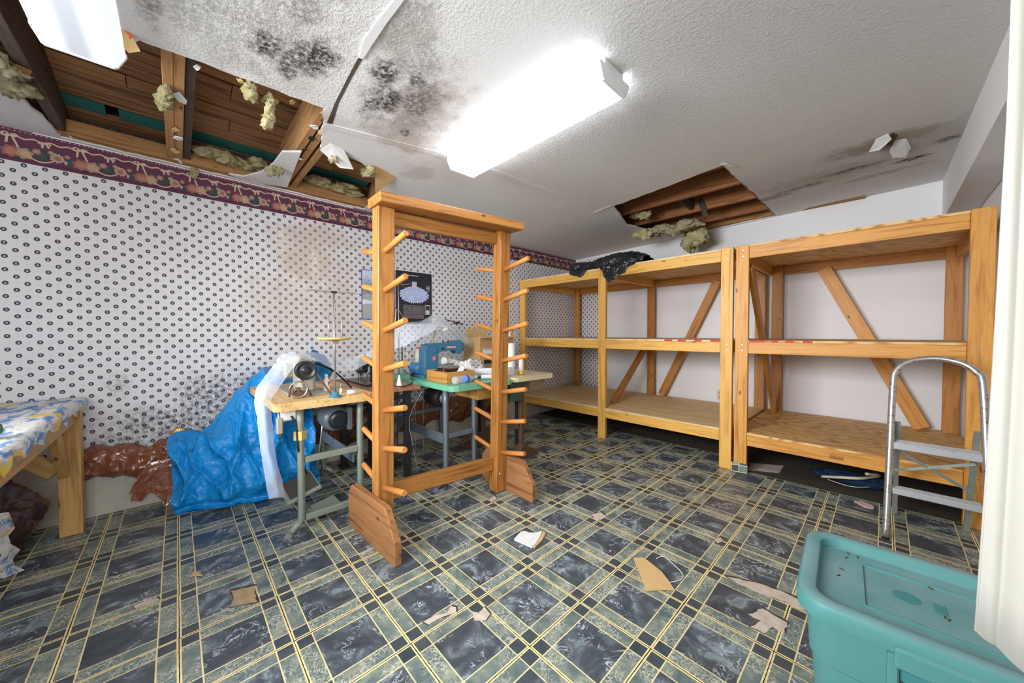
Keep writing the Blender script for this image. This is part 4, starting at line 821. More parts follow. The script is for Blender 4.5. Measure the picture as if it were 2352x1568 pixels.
for (x, y) in ((421, 1172), (576, 1145)):
    p = az(x, y, 0.007); MB().tube([Vector((p.x+0.010*math.cos(a), p.y+0.010*math.sin(a), 0.008)) for a in [2*PI*k/12 for k in range(12)]], 0.003, 6, closed=True).build('grommet', 'steel', tarp)
rows = [[ax(x, y, 0.30-0.05*i) for i, (x, y) in enumerate(r_)] for r_ in (((705, 812), (718, 806), (735, 812), (748, 820)), ((720, 830), (735, 828), (748, 835), (762, 850)), ((715, 872), (735, 876), (752, 872), (758, 866)))]
MB().grid(sheet(rows, 6, 6, 0.012, 14, 7)).build('sheet_end', 'tarp_blue', tarp)
# ================================================================== SEWING BENCHES
def leg_frame(t, x, ya, yb, z1, mt, splay=0.06, rung=0.40, foot_out=0.06):
    """one end frame: two steel legs with turned-out feet, rung and floor bar"""
    for y, sg in ((ya, -1), (yb, 1)):
        pts = [(x, y, z1), (x, y, 0.10), (x+0.01, y+sg*0.02, 0.045), (x+0.03, y+sg*splay, 0.012), (x+foot_out, y+sg*(splay+0.02), 0.010)]
        pts = cr(pts, 5); mb = MB()
        for k in range(len(pts)-1):
            a, b_ = pts[k], pts[k+1]; 
        mb.tube(pts, [0.0225]*len(pts), 4); mb.build('leg', mt, t)
    board('rung', (x, ya+0.02, rung), (x, yb-0.02, rung), 0.035, 0.03, (0, 0, 1), mt, t); board('floor_bar', (x, ya+0.02, 0.065), (x, yb-0.02, 0.065), 0.035, 0.03, (0, 0, 1), mt, t)
def slab(t, x0, x1, y0, y1, z, th, mt, ch_=0.03):
    P = [(x0, y0), (x1-ch_, y0), (x1-ch_*0.3, y0+ch_*0.3), (x1, y0+ch_), (x1, y1-ch_), (x1-ch_*0.3, y1-ch_*0.3), (x1-ch_, y1), (x0, y1)]
    mb = MB().prism([Vector((p[0], p[1], z-th)) for p in P], (0, 0, th)); o = mb.build('tabletop', mt, t, origin=((x0+x1)/2, (y0+y1)/2, z)); return o
# bench one: pine top, green-grey legs, nearest
t = thing('sewing_bench', (0.6, -0.27, 0), 'pale wood sewing bench on green metal legs beside blue tarp', 'sewing bench')
slab(t, 0.12, 1.118, -0.535, 0.0, 0.75, 0.045, 'bench_top')
leg_frame(t, 1.04, -0.40, -0.065, 0.705, 'metal_green', rung=0.40); leg_frame(t, 0.24, -0.40, -0.065, 0.705, 'metal_green', rung=0.50)
board('stretcher', (0.26, -0.10, 0.34), (1.02, -0.10, 0.34), 0.07, 0.012, (0, 0, 1), 'metal_grey', t)
MB().box((1.04, -0.40, 0.545), (0.047, 0.047, 0.05), rz=PI/4).build('tape_band', 'masking', t)
pd = thing('foot_treadle', (0.75, -0.32, 0), 'grey metal foot treadle hung under pale sewing bench', 'treadle')
MB().box((0.74, -0.34, 0.13), (0.26, 0.20, 0.022), R=rotm('Y', 0.10) @ rotm('X', 0.30), ch=0.004).build('plate', 'metal_green', pd); MB().box((0.74, -0.34, 0.145), (0.22, 0.16, 0.01), R=rotm('Y', 0.10) @ rotm('X', 0.30)).build('pad', 'subfloor', pd)
MB().cyl((0.66, -0.22, 0.16), (0.66, -0.16, 0.68), 0.005).build('pull_rod', 'steel_worn', pd); MB().box((0.93, -0.24, 0.045), (0.16, 0.14, 0.012), R=rotm('X', 0.2)).build('rest_plate', 'metal_green', pd); MB().cyl((0.74, -0.34, 0.02), (0.74, -0.34, 0.14), 0.012).build('pivot', 'iron_black', pd)
mo = thing('bench_motor', (0.72, -0.10, 0.52), 'grey round electric motor under pale sewing bench', 'motor')
MB().lathe((0.72, -0.13, 0.55), [(0.03, -0.10), (0.075, -0.09), (0.085, -0.05), (0.085, 0.05), (0.075, 0.09), (0.03, 0.10)], 24, 'X').build('casing', 'metal_grey', mo)
MB().lathe((0.83, -0.13, 0.55), [(0.055, 0), (0.062, 0.004), (0.055, 0.012), (0.03, 0.016)], 24, 'X').build('pulley', 'wheel_dark', mo); MB().box((0.72, -0.13, 0.67), (0.06, 0.08, 0.09)).build('bracket', 'iron_black', mo)
MB().box((0.83, -0.06, 0.55), (0.05, 0.03, 0.15), ch=0.005).build('clutch_lever', 'metal_grey', mo)
sw = thing('switch_box', (1.02, -0.47, 0.66), 'white electric switch box under front corner of pale bench', 'switch'); MB().box((1.0, -0.455, 0.668), (0.06, 0.085, 0.07), ch=0.008).build('case', 'white_plastic', sw); MB().tube(cr([(1.03, -0.44, 0.66), (1.05, -0.42, 0.60), (1.05, -0.41, 0.45), (1.0, -0.36, 0.30)], 6), 0.006).build('cord', 'iron_black', sw)
kl = thing('knee_lever', (1.07, -0.50, 0.6), 'steel knee lever hanging below bench corner behind plastic', 'lever'); MB().cyl((1.06, -0.505, 0.705), (1.06, -0.50, 0.55), 0.006).build('rod', 'steel', kl); MB().box((1.06, -0.503, 0.62), (0.03, 0.03, 0.09), ch=0.006).build('clamp', 'machine_beige', kl)
# beige machine
mc = thing('sewing_machine', (0.7, -0.33, 0.75), 'beige industrial sewing machine with large black handwheel on pale bench', 'sewing machine')
MB().box((0.70, -0.325, 0.756), (0.52, 0.19, 0.012), ch=0.003).build('bed_plate', 'machine_beige', mc)
MB().box((0.82, -0.325, 0.865), (0.15, 0.10, 0.21), ch=0.02).build('column', 'machine_beige', mc); MB().box((0.60, -0.325, 0.945), (0.42, 0.085, 0.075), ch=0.02).build('arm', 'machine_beige', mc); MB().box((0.43, -0.325, 0.885), (0.07, 0.08, 0.15), ch=0.015).build('head', 'machine_beige', mc)
c_ = ax(702, 850, 0.935); wz = c_
MB().lathe(wz, [(0.012, 0.020), (0.016, 0.018), (0.020, 0.010), (0.040, 0.008), (0.048, 0.014), (0.056, 0.014), (0.058, 0.004), (0.050, -0.006), (0.058, -0.014), (0.054, -0.026), (0.02, -0.03)], 32, 'X').build('handwheel', 'wheel_dark', mc)
MB().cyl(wz+Vector((-0.06, 0, 0)), wz, 0.014).build('shaft', 'steel_worn', mc)
w2 = ax(686, 894, 1.0); bw = MB().tube([w2+Vector((0, 0.045*math.cos(a), 0.045*math.sin(a))) for a in [2*PI*k/28 for k in range(28)]], 0.006, 8, closed=True).build('winder_wheel', 'steel_worn', mc)
for k in range(3):
    a = 2*PI*k/3+0.4; MB().cyl(w2, w2+Vector((0, 0.043*math.cos(a), 0.043*math.sin(a))), 0.005, 6).build('spoke', 'steel_worn', bw)
MB().lathe(w2, [(0.012, -0.012), (0.014, 0.0), (0.009, 0.014)], 14, 'X').build('hub', 'iron_brown', bw); MB().box(Vector((w2.x-0.02, w2.y, 0.775)), (0.05, 0.05, 0.035), ch=0.006).build('winder_base', 'iron_brown', mc); MB().tube([(w2.x+0.01, w2.y-0.05, 0.765), (w2.x+0.01, w2.y-0.045, 0.81), (w2.x, w2.y-0.03, 0.835)], 0.005).build('winder_arm', 'iron_brown', mc)
for a, b_ in (((690, 866), (716, 908)), ((724, 852), (761, 906))):
    pa = ax(*a, 0.93); pb = az(*b_, 0.755); board('belt', pa, pb, 0.010, 0.005, (0, 1, 0), 'belt', mc, 0)
MB().tube(cr([ax(718, 832, 0.88), ax(760, 848, 0.80), ax(790, 872, 0.75), az(807, 890, 0.77)], 6), 0.006, 8).build('drive_strap', 'rubber', mc)
# thread stand on bench one
def thread_stand(label, bx, by, z0, ztop, zd, rd, mt_disc, R_=0.028):
    t_ = thing('thread_stand', (bx, by, z0), label, 'thread stand')
    MB().lathe((bx, by, z0), [(0.036, 0), (0.036, 0.006), (0.020, 0.010), (0.018, 0.028), (0.010, 0.032)], 18).build('foot', 'machine_blue' if mt_disc == 'spool_yellow' else 'cast_green', t_)
    MB().cyl((bx, by, z0+0.02), (bx, by, ztop), 0.0055, 10).build('pole', 'steel', t_)
    MB().lathe((bx, by, zd), [(rd*0.3, -0.010), (rd*0.95, 0.0), (rd, 0.004), (rd*0.98, 0.010), (rd*0.5, 0.008)], 30).build('spool_plate', mt_disc, t_); MB().box((bx, by, zd-0.018), (0.03, 0.04, 0.016), ch=0.003).build('clamp', 'steel_worn', t_)
    for dy in (-0.045, 0.045): MB().cyl((bx+0.02, by+dy*0.8, zd), (bx+0.02, by+dy*0.8, zd+0.14), 0.003, 8).build('pin', 'steel_worn', t_)
    MB().tube(cr([(bx, by-0.145, ztop-0.02), (bx, by-0.13, ztop-0.004), (bx, by, ztop-0.006), (bx, by+0.13, ztop-0.004), (bx, by+0.145, ztop-0.022)], 5), 0.004, 6).build('guide_arm', 'steel_worn', t_); MB().box((bx, by, ztop-0.006), (0.014, 0.03, 0.012)).build('arm_clip', 'iron_black', t_)
    return t_
sb_ = az(770, 911, 0.75); thread_stand('tall steel thread stand with yellow spool plate on pale bench', sb_.x, sb_.y, 0.75, ax(765, 668, sb_.x).z, ax(766, 779, sb_.x).z, 0.092, 'spool_yellow')
# small things on bench one
p = az(750, 898, 0.75); ob = thing('oil_bottle', (p.x, p.y, 0.75), 'white oil bottle with red stripe beside handwheel', 'bottle')
MB().lathe((p.x, p.y, 0.75), [(0.020, 0), (0.021, 0.004), (0.021, 0.072), (0.010, 0.085), (0.010, 0.097)], 18).build('bottle', 'white_plastic', ob); MB().lathe((p.x, p.y, 0.846), [(0.011, 0), (0.011, 0.010), (0.005, 0.016)], 14).build('cap', 'white_plastic', ob); MB().prism([(p.x+0.0215, p.y+0.002, 0.815), (p.x+0.0215, p.y+0.017, 0.815), (p.x+0.0215, p.y+0.004, 0.785)], (0.0015, 0, 0)).build('stripe', 'red_plastic', ob)
p = az(768, 893, 0.75); tag(MB().lathe((p.x-0.1, p.y+0.03, 0.75), [(0.005, 0), (0.005, 0.09), (0.001, 0.10)], 8).build('pencil', 'pencil'), 'orange pencil standing upright behind thread stand', 'pencil')
p = az(806, 900, 0.765); tag(MB().lathe((p.x, p.y-0.02, 0.764), [(0.014, 0), (0.014, 0.05)], 14, 'Y').build('thread_spool', 'thread_pink'), 'small cream thread spool lying near bench edge', 'spool')
p = az(800, 908, 0.75); tag(MB().lathe((p.x, p.y, 0.75), [(0.017, 0), (0.017, 0.004)], 16).build('bobbin_disc', 'gold'), 'flat yellow disc beside lying thread spool', 'disc')
p = az(783, 902, 0.75); vb = thing('glass_vial', (p.x, p.y, 0.75), 'tiny clear vial right of thread stand foot', 'vial'); MB().lathe((p.x, p.y, 0.75), [(0.008, 0), (0.008, 0.025), (0.004, 0.03)], 12).build('body', 'white_plastic', vb); MB().cyl((p.x, p.y, 0.78), (p.x, p.y, 0.81), 0.0015, 6).build('needle', 'steel', vb)
# bench two: red-brown top on black iron treadle frame
t = thing('treadle_table', (0.55, 0.22, 0), 'reddish wood sewing table on black cast iron frame behind rack post', 'sewing table')
slab(t, 0.12, 0.965, 0.03, 0.415, 0.735, 0.022, 'machine_top_red', 0.012)
for xx in (0.90, 0.22):
    for yy in (0.10, 0.33):
        board('iron_leg', (xx, yy, 0.02), (xx, yy, 0.712), 0.05, 0.03, (0, 1, 0), 'iron_black', t); MB().box((xx, yy, 0.012), (0.10, 0.07, 0.022), ch=0.006).build('iron_foot', 'iron_black', t)
    for z in (0.22, 0.50, 0.66): board('iron_bar', (xx, 0.12, z), (xx, 0.31, z), 0.03, 0.015, (0, 0, 1), 'iron_black', t)
    board('iron_bar', (xx, 0.12, 0.24), (xx, 0.31, 0.49), 0.02, 0.012, (0, 0, 1), 'iron_black', t)
board('iron_bar', (0.22, 0.215, 0.30), (0.90, 0.215, 0.30), 0.05, 0.012, (0, 0, 1), 'iron_black', t); MB().box((0.60, 0.22, 0.10), (0.36, 0.24, 0.015), R=rotm('X', 0.15)).build('treadle_plate', 'iron_black', t)
mc = thing('black_sewing_machine', (0.5, 0.2, 0.735), 'old black sewing machine on red-brown table partly hidden by rack post', 'sewing machine')
MB().box((0.52, 0.19, 0.742), (0.42, 0.18, 0.014), ch=0.004).build('bed', 'machine_black', mc); MB().box((0.66, 0.20, 0.83), (0.08, 0.08, 0.17), ch=0.018).build('column', 'machine_black', mc); MB().box((0.53, 0.20, 0.905), (0.30, 0.07, 0.06), ch=0.02).build('arm', 'machine_black', mc); MB().box((0.40, 0.20, 0.865), (0.055, 0.065, 0.12), ch=0.012).build('head', 'machine_black', mc)
hw = MB().tube([(0.73, 0.20+0.055*math.cos(a), 0.90+0.055*math.sin(a)) for a in [2*PI*k/24 for k in range(24)]], 0.008, 8, closed=True).build('handwheel', 'machine_black', mc)
for k in range(4): a = k*PI/2+.3; MB().cyl((0.73, 0.20, 0.90), (0.73, 0.20+0.053*math.cos(a), 0.90+0.053*math.sin(a)), 0.004, 6).build('spoke', 'machine_black', hw)
MB().cyl((0.69, 0.20, 0.90), (0.735, 0.20, 0.90), 0.012).build('shaft', 'steel', mc)
p = az(838, 868, 0.735); ln_ = thing('thread_winder', (p.x, p.y, 0.735), 'little black bobbin winder with wire loop left of black machine', 'winder'); q0 = ax(832, 860, 0.72)
MB().box(ax(829, 853, 0.72), (0.03, 0.05, 0.025), ch=0.004).build('block', 'iron_black', ln_); MB().tube([q0+Vector((0, 0.018*math.cos(a)+0.02, 0.035*math.sin(a)-0.02)) for a in [2*PI*k/20 for k in range(20)]], 0.0022, 6, closed=True).build('loop', 'iron_black', ln_)
for dy in (-0.015, 0.0): MB().cyl(ax(829, 856, 0.72)+Vector((0, dy, 0)), ax(829, 856, 0.72)+Vector((0, dy, -0.06)), 0.003, 6).build('prong', 'iron_black', ln_)
# white cone thread stand on bench two
p = az(917, 886, 0.737); t = thing('cone_stand', (p.x, p.y, 0.737), 'white cone-footed thread stand at end of red-brown table', 'thread stand')
MB().lathe((p.x, p.y, 0.737), [(0.022, 0), (0.022, 0.004), (0.007, 0.065), (0.005, 0.08)], 18).build('cone', 'white_plastic', t); MB().cyl((p.x, p.y, 0.80), (p.x, p.y, ax(915, 650, p.x).z), 0.0035, 8).build('pole', 'steel', t)
MB().tube(cr([ax(893, 812, p.x), ax(915, 808, p.x), ax(945, 806, p.x)], 4), 0.003, 6).build('arm', 'steel_worn', t); MB().tube(cr([ax(893, 833, p.x), ax(915, 828, p.x), ax(945, 826, p.x)], 4), 0.003, 6).build('arm', 'steel_worn', t); MB().tube(cr([ax(905, 657, p.x), ax(918, 652, p.x), ax(926, 654, p.x), ax(945, 651, p.x)], 4), 0.003, 6).build('arm', 'brass', t)
MB().tube(cr([ax(946, 806, p.x), ax(937, 808, p.x), ax(937, 826, p.x)], 4), 0.002, 6).build('hook', 'steel_worn', t)
MB().tube(cr([ax(908, 740, p.x), ax(910, 714, p.x), ax(913, 711, p.x), ax(920, 718, p.x), ax(928, 735, p.x)], 4), 0.003, 6).build('wire', 'brass', t)
# dark cord lying on the table end
tag(MB().tube(cr([az(900, 884, 0.743), az(925, 888, 0.743), az(945, 880, 0.743), az(948, 872, 0.75), az(942, 868, 0.75)], 6), 0.004, 8).build('cord', 'rubber'), 'short black cord coiled by white cone stand', 'cord')
# bench three: green top, grey legs
t = thing('green_bench', (0.65, 0.8, 0), 'green-topped sewing bench on grey steel legs in the corner', 'sewing bench')
slab(t, 0.12, 1.232, 0.512, 1.115, 0.745, 0.040, 'green_top', 0.05)
leg_frame(t, 1.10, 0.535, 0.80, 0.705, 'metal_grey', rung=0.36, splay=0.10); leg_frame(t, 0.22, 0.56, 1.05, 0.705, 'metal_grey', rung=0.36)
board('stretcher', (0.24, 0.535, 0.335), (1.08, 0.535, 0.335), 0.075, 0.012, (0, 0, 1), 'metal_grey', t)
dw = MB().box((1.03, 0.92, 0.655), (0.30, 0.30, 0.085), ch=0.003).build('drawer', 'crate_wood', t); MB().box((1.184, 0.92, 0.655), (0.008, 0.31, 0.09), ch=0.002).build('drawer_front', 'crate_wood', dw)
mo = thing('black_motor', (0.72, 0.62, 0.6), 'black round motor hanging under green bench', 'motor'); MB().lathe((0.78, 0.66, 0.60), [(0.03, -0.11), (0.07, -0.10), (0.078, -0.05), (0.078, 0.06), (0.06, 0.09)], 22, 'X').build('casing', 'iron_black', mo); MB().box((0.76, 0.66, 0.69), (0.05, 0.06, 0.05)).build('bracket', 'iron_black', mo)
MB().lathe((0.90, 0.66, 0.60), [(0.03, -0.02), (0.045, -0.018), (0.045, 0.0), (0.03, 0.006)], 18, 'X').build('pulley', 'metal_grey', mo)
for k, yy in enumerate((0.58, 0.66)):
    pts = [Vector((0.55, yy, 0.70-0.60*s_/40)) for s_ in range(41)]; mb = MB()
    for i_ in range(28): mb.tube([Vector((0.55+(0.004 if i_ % 2 else 0)*math.cos(a), yy+(0.004 if not i_ % 2 else 0)*math.cos(a), 0.70-0.022*i_-0.011+0.012*math.sin(a))) for a in [2*PI*j/8 for j in range(8)]], 0.0015, 4, closed=True)
    tag(mb.build('chain', 'steel_worn'), ['thin pull chain below green bench, nearer rack post', 'thin pull chain below green bench, nearer steel leg'][k], 'chain', 'pull chains')
# blue machine (profile in y-z, real depth in x)
mc = thing('blue_sewing_machine', (0.58, 0.8, 0.745), 'blue-green industrial sewing machine with red nameplate on green bench', 'sewing machine')
def yz(px, X): return [ax(x, y, X) for x, y in px]
XM = 0.64
arm = [(976, 862), (976, 805), (981, 794), (990, 789), (1008, 788), (1030, 787), (1046, 784), (1051, 781), (1060, 781), (1063, 786), (1063, 806), (1059, 812), (1052, 812), (1048, 805), (1030, 805), (1014, 807), (1008, 812), (1007, 862)]
P = yz(arm, XM); 
for p in (P[0], P[-1]): p.z = 0.765
mb = MB().prism(P, (-0.11, 0, 0)); o = mb.build('arm_body', 'machine_blue', mc); md = o.modifiers.new('round', 'BEVEL'); md.width = 0.008; md.segments = 3; md.limit_method = 'ANGLE'
c_ = ax(997, 803, XM+0.001); MB().lathe(c_, [(0.030, 0), (0.030, 0.004), (0.027, 0.006)], 24, 'X').build('side_cover', 'machine_blue', mc)
c_ = ax(1016, 800, XM+0.001); MB().lathe(c_, [(0.010, 0), (0.010, 0.006)], 14, 'X').build('screw_cap', 'wheel_dark', mc)
c_ = ax(1057, 796, XM-0.05); MB().lathe(c_, [(0.040, -0.022), (0.047, -0.016), (0.047, 0.012), (0.043, 0.022), (0.02, 0.024)], 24, 'Y').build('head_cap', 'machine_blue', mc)
MB().box((0.58, 0.80, 0.757), (0.16, 0.40, 0.022), ch=0.005).build('bed', 'machine_blue', mc)
for x in (1018, 1029, 1053): pp = ax(x, 785, XM-0.05); MB().lathe(pp, [(0.008, -0.006), (0.008, 0.006), (0.003, 0.010), (0.003, 0.024)], 10).build('tension_post', 'iron_black', mc)
pp = ax(1038, 806, XM-0.05); MB().cyl(pp, pp+Vector((0, 0, -0.07)), 0.004, 8).build('needle_bar', 'steel_worn', mc)
a0, a1 = ax(1025, 799, XM+0.001), ax(1047, 795, XM+0.001); pl = MB().box((XM+0.002, (a0.y+a1.y)/2, (a0.z+a1.z)/2), (0.003, (a1.y-a0.y), 0.017), ch=0.0).build('nameplate', 'red_label', mc)
tx = bpy.data.curves.new('CHANDLER', 'FONT'); tx.body = 'CHANDLER'; tx.size = 0.0150; tx.align_x = 'CENTER'; tx.align_y = 'CENTER'; tx.extrude = 0.0004; tx.offset = 0.0004
to = bpy.data.objects.new('lettering_tmp', tx); COL.objects.link(to); bpy.context.view_layer.update()
me = bpy.data.meshes.new_from_object(to.evaluated_get(bpy.context.evaluated_depsgraph_get())); bpy.data.objects.remove(to); me.materials.clear(); me.materials.append(MT['label_white'])
w0 = max(v.co.x for v in me.vertices)-min(v.co.x for v in me.vertices); sc_ = (a1.y-a0.y)*0.92/w0
link('lettering', me, pl, Matrix.Translation((XM+0.0042, (a0.y+a1.y)/2, (a0.z+a1.z)/2)) @ Matrix.Rotation(PI/2, 4, 'Z') @ Matrix.Rotation(PI/2, 4, 'X') @ Matrix.Diagonal((sc_, sc_, sc_, 1)))
c_ = ax(997, 823, XM+0.002); lb = MB().box((XM+0.002, c_.y, c_.z), (0.003, 0.030, 0.036)).build('red_sticker', 'red_label', mc)
for k in range(4): MB().box((XM+0.0042, c_.y, c_.z+0.012-0.008*k), (0.001, 0.024, 0.002)).build('sticker_line', 'label_white', lb)
# blue motor, jug, lamp
p = ax(962, 838, 0.50); mo = thing('blue_motor', (p.x, p.y, 0.745), 'bright blue motor housing left of blue sewing machine', 'motor')
MB().lathe((p.x-0.03, p.y, 0.815), [(0.03, -0.07), (0.048, -0.065), (0.052, -0.04), (0.052, 0.05), (0.046, 0.065), (0.02, 0.07)], 22, 'X').build('casing', 'motor_blue', mo); MB().box((p.x-0.03, p.y, 0.757), (0.12, 0.08, 0.024), ch=0.004).build('stand', 'iron_black', mo); MB().box((p.x+0.03, p.y+0.055, 0.81), (0.07, 0.06, 0.06), ch=0.012).build('gear_case', 'motor_blue', mo)
p = ax(964, 826, 0.36); jg = thing('plastic_jug', (p.x, p.y, 0.745), 'cloudy plastic jug with red lid behind blue motor', 'jug'); zt = ax(964, 797, 0.36).z
MB().lathe((p.x, p.y, 0.746), [(0.042, 0), (0.045, 0.006), (0.045, zt-0.746-0.055), (0.036, zt-0.746-0.03), (0.022, zt-0.746-0.018), (0.022, zt-0.746-0.012)], 24).build('jug', 'jug', jg); MB().lathe((p.x, p.y, zt-0.014), [(0.026, 0), (0.026, 0.014), (0.024, 0.016)], 20).build('lid', 'red_plastic', jg)
lp = thing('task_lamp', (0.42, 0.85, 0.745), 'cream task lamp with brass stem under plastic tent', 'lamp'); MB().tube(cr([(0.42, ax(994, 800, 0.42).y, 0.745), ax(994, 790, 0.42), ax(999, 764, 0.42), ax(1006, 752, 0.42), ax(1014, 752, 0.42)], 5), 0.007, 8).build('stem', 'brass', lp)
c_ = ax(1024, 757, 0.42); MB().lathe(c_, [(0.012, 0.03), (0.030, 0.018), (0.040, -0.008), (0.037, -0.008), (0.010, 0.024)], 20, R=rotm('X', 0.35)).build('shade', 'white_plastic', lp); MB().lathe((0.42, ax(994, 800, 0.42).y, 0.745), [(0.04, 0), (0.04, 0.008), (0.012, 0.014)], 18).build('base', 'brass', lp)
# crate with odds and ends
t = thing('wooden_crate', (0.91, 0.69, 0.745), 'small open wooden box of odds and ends on green bench', 'box')
X0_, X1_, Y0_, Y1_, Z0_, Z1_ = 0.765, 1.06, 0.572, 0.83, 0.746, 0.830
for c_, d_ in ((((X0_+X1_)/2, Y0_+0.006, (Z0_+Z1_)/2), (X1_-X0_, 0.012, Z1_-Z0_)), (((X0_+X1_)/2, Y1_-0.006, (Z0_+Z1_)/2), (X1_-X0_, 0.012, Z1_-Z0_))): board('long_side', (c_[0]-d_[0]/2, c_[1], c_[2]), (c_[0]+d_[0]/2, c_[1], c_[2]), d_[2], d_[1], (0, 0, 1), 'crate_wood', t, 0.001)
for xx in (X0_+0.006, X1_-0.006): board('short_side', (xx, Y0_+0.012, (Z0_+Z1_)/2), (xx, Y1_-0.012, (Z0_+Z1_)/2), Z1_-Z0_, 0.012, (0, 0, 1), 'crate_wood', t, 0.001)
MB().box(((X0_+X1_)/2, (Y0_+Y1_)/2, Z0_+0.004), (X1_-X0_-0.024, Y1_-Y0_-0.024, 0.007)).build('bottom', 'crate_wood', t)
mb = MB()
for k in range(7):
    cx, cy = 0.88+0.02*math.sin(k*2), 0.70+0.02*math.cos(k*3); mb.tube([(cx+(0.07+0.006*k % 3*0.5)*math.cos(a), cy+(0.065+0.004*k)*math.sin(a), 0.775+0.009*k+0.006*math.sin(a*2+k)) for a in [2*PI*j/24 for j in range(24)]], 0.006, 6, closed=True)
tag(mb.build('cable_coil', 'rubber'), 'coil of dark cable piled in wooden box', 'cable')
p = ax(986, 845, 0.90); gb = thing('glue_bottle', (0.93, 0.615, 0.755), 'white squeeze bottle with red tip in wooden box', 'bottle'); q0 = Vector((0.97, 0.605, 0.754)); MB().lathe(q0, [(0.016, 0), (0.017, 0.004), (0.017, 0.06), (0.009, 0.070)], 16).build('bottle', 'white_plastic', gb); MB().lathe(q0+Vector((0, 0, 0.070)), [(0.008, 0), (0.006, 0.008), (0.002, 0.026)], 12).build('tip', 'red_plastic', gb)
o = MB().box((0.98, 0.76, 0.835), (0.06, 0.065, 0.005), R=rotm('X', 0.6) @ rotm('Z', 0.7)).build('paper_card', 'paper_white'); tag(o, 'small white card sticking out of wooden box', 'card')
# water bottle
a, b_ = az(1042, 874, 0.775), az(1092, 866, 0.775); d = (b_-a).normalized(); L_ = (b_-a).length
wb_ = thing('water_bottle', a, 'clear plastic water bottle with blue band lying on green bench', 'bottle'); Rb = Vector((0, 0, 1)).rotation_difference(d).to_matrix()
MB().lathe(a, [(0.020, 0), (0.029, 0.008), (0.029, 0.05), (0.0275, 0.055), (0.029, 0.06), (0.029, L_*0.55), (0.027, L_*0.72), (0.013, L_*0.92), (0.012, L_)], 18, R=Rb).build('bottle', 'clear', wb_); MB().lathe(a+d*L_*0.50, [(0.0298, 0), (0.0298, 0.022)], 18, R=Rb).build('band', 'blue_cap', wb_); MB().lathe(a+d*L_, [(0.014, 0), (0.014, 0.012)], 14, R=Rb).build('cap', 'white_plastic', wb_)
# bundle, paper rolls, cone, carton
rows = []
c0 = Vector((0.86, 0.93, 0.745))
tag(fluff('plastic_bundle', (0.80, 1.0, 0.815), (0.11, 0.11, 0.075), 5.5, 'bag_white', None, 5, 0.55), 'crumpled white plastic bundle behind water bottle', 'plastic bag')
a, b_ = ax(1018, 828, 0.72), ax(1062, 838, 0.70); fr2_ = MB().tube(cr([a, a.lerp(b_, .5)+Vector((0, 0, .008)), b_], 6), [0.03+0.004*math.sin(k) for k in range(13)], 12).build('rolled_plastic', 'bag_white'); tag(fr2_, 'rolled pale plastic packet under needle of blue machine', 'plastic packet')
def roll(label, a, b_, r, core=True):
    t_ = thing('paper_roll', a, label, 'paper roll'); d = (b_-a).normalized(); Rr_ = Vector((0, 0, 1)).rotation_difference(d).to_matrix(); L_ = (b_-a).length
    MB().lathe(a, [(0.010, 0), (r, 0), (r, L_), (0.012, L_), (0.012, L_-0.03)], 26, R=Rr_).build('paper', 'paper_white', t_); MB().lathe(a, [(0.0118, 0.002), (0.0118, L_-0.004)], 14, R=Rr_).build('core', 'cardboard', t_)
roll('white paper roll lying across green and cream benches', Vector((0.93, 0.93, 0.789)), Vector((1.085, 1.215, 0.792)), 0.038)
roll('thin white paper roll lying flat by water bottle cap', Vector((1.04, 0.92, 0.764)), Vector((1.16, 1.10, 0.764)), 0.017)
roll('tall white paper roll standing on cream table', Vector((1.035, 1.255, 0.7515)), Vector((1.035, 1.255, 0.752+ax(1180, 788, 1.035).z-0.752)), 0.043)
p = az(1197, 861, 0.75); cn = thing('thread_cone', (p.x, p.y, 0.75), 'pale pink thread cone with gold base beside standing paper roll', 'thread cone'); MB().lathe((p.x, p.y, 0.7515), [(0.027, 0), (0.027, 0.036)], 20).build('base', 'gold', cn); MB().lathe((p.x, p.y, 0.7875), [(0.026, 0), (0.020, 0.105), (0.012, 0.108)], 20).build('thread', 'thread_pink', cn)
bx = thing('cardboard_box', (0.62, 1.24, 0.745), 'open cardboard carton with raised flaps behind right rack post', 'cardboard box')
a, b_ = ax(1103, 834, 0.68), ax(1179, 834, 0.68); y0, y1 = a.y, b_.y; z1 = ax(1140, 774, 0.68).z
MB().box((0.55, (y0+y1)/2, (0.752+z1)/2), (0.26, y1-y0, z1-0.752)).build('carton', 'cardboard', bx)
MB().box((0.70, (y0+y1)/2, z1+0.001), (0.07, y1-y0+0.05, 0.004), R=rotm('Y', 0.15)).build('flap', 'cardboard_light', bx); MB().box((0.43, (y0+y1)/2-0.06, z1+0.045), (0.004, (y1-y0)*0.6, 0.09)).build('flap', 'cardboard_light', bx); MB().box((0.55, y1+0.05, z1+0.02), (0.22, 0.11, 0.004), R=rotm('X', 0.3)).build('flap', 'cardboard_light', bx)
l0, l1 = ax(1109, 800, 0.681), ax(1130, 812, 0.681); lb = MB().box((0.6815, (l0.y+l1.y)/2, (l0.z+l1.z)/2), (0.002, l1.y-l0.y, l0.z-l1.z)).build('address_label', 'label_white', bx)
MB().box((0.683, (l0.y+l1.y)/2, l0.z-0.008), (0.001, (l1.y-l0.y)*.8, 0.006)).build('label_line', 'blue_print', lb); l0, l1 = ax(1112, 826, 0.681), ax(1132, 834, 0.681); MB().box((0.6815, (l0.y+l1.y)/2, (l0.z+l1.z)/2), (0.001, l1.y-l0.y, l0.z-l1.z)).build('printed_band', 'black_print', bx)
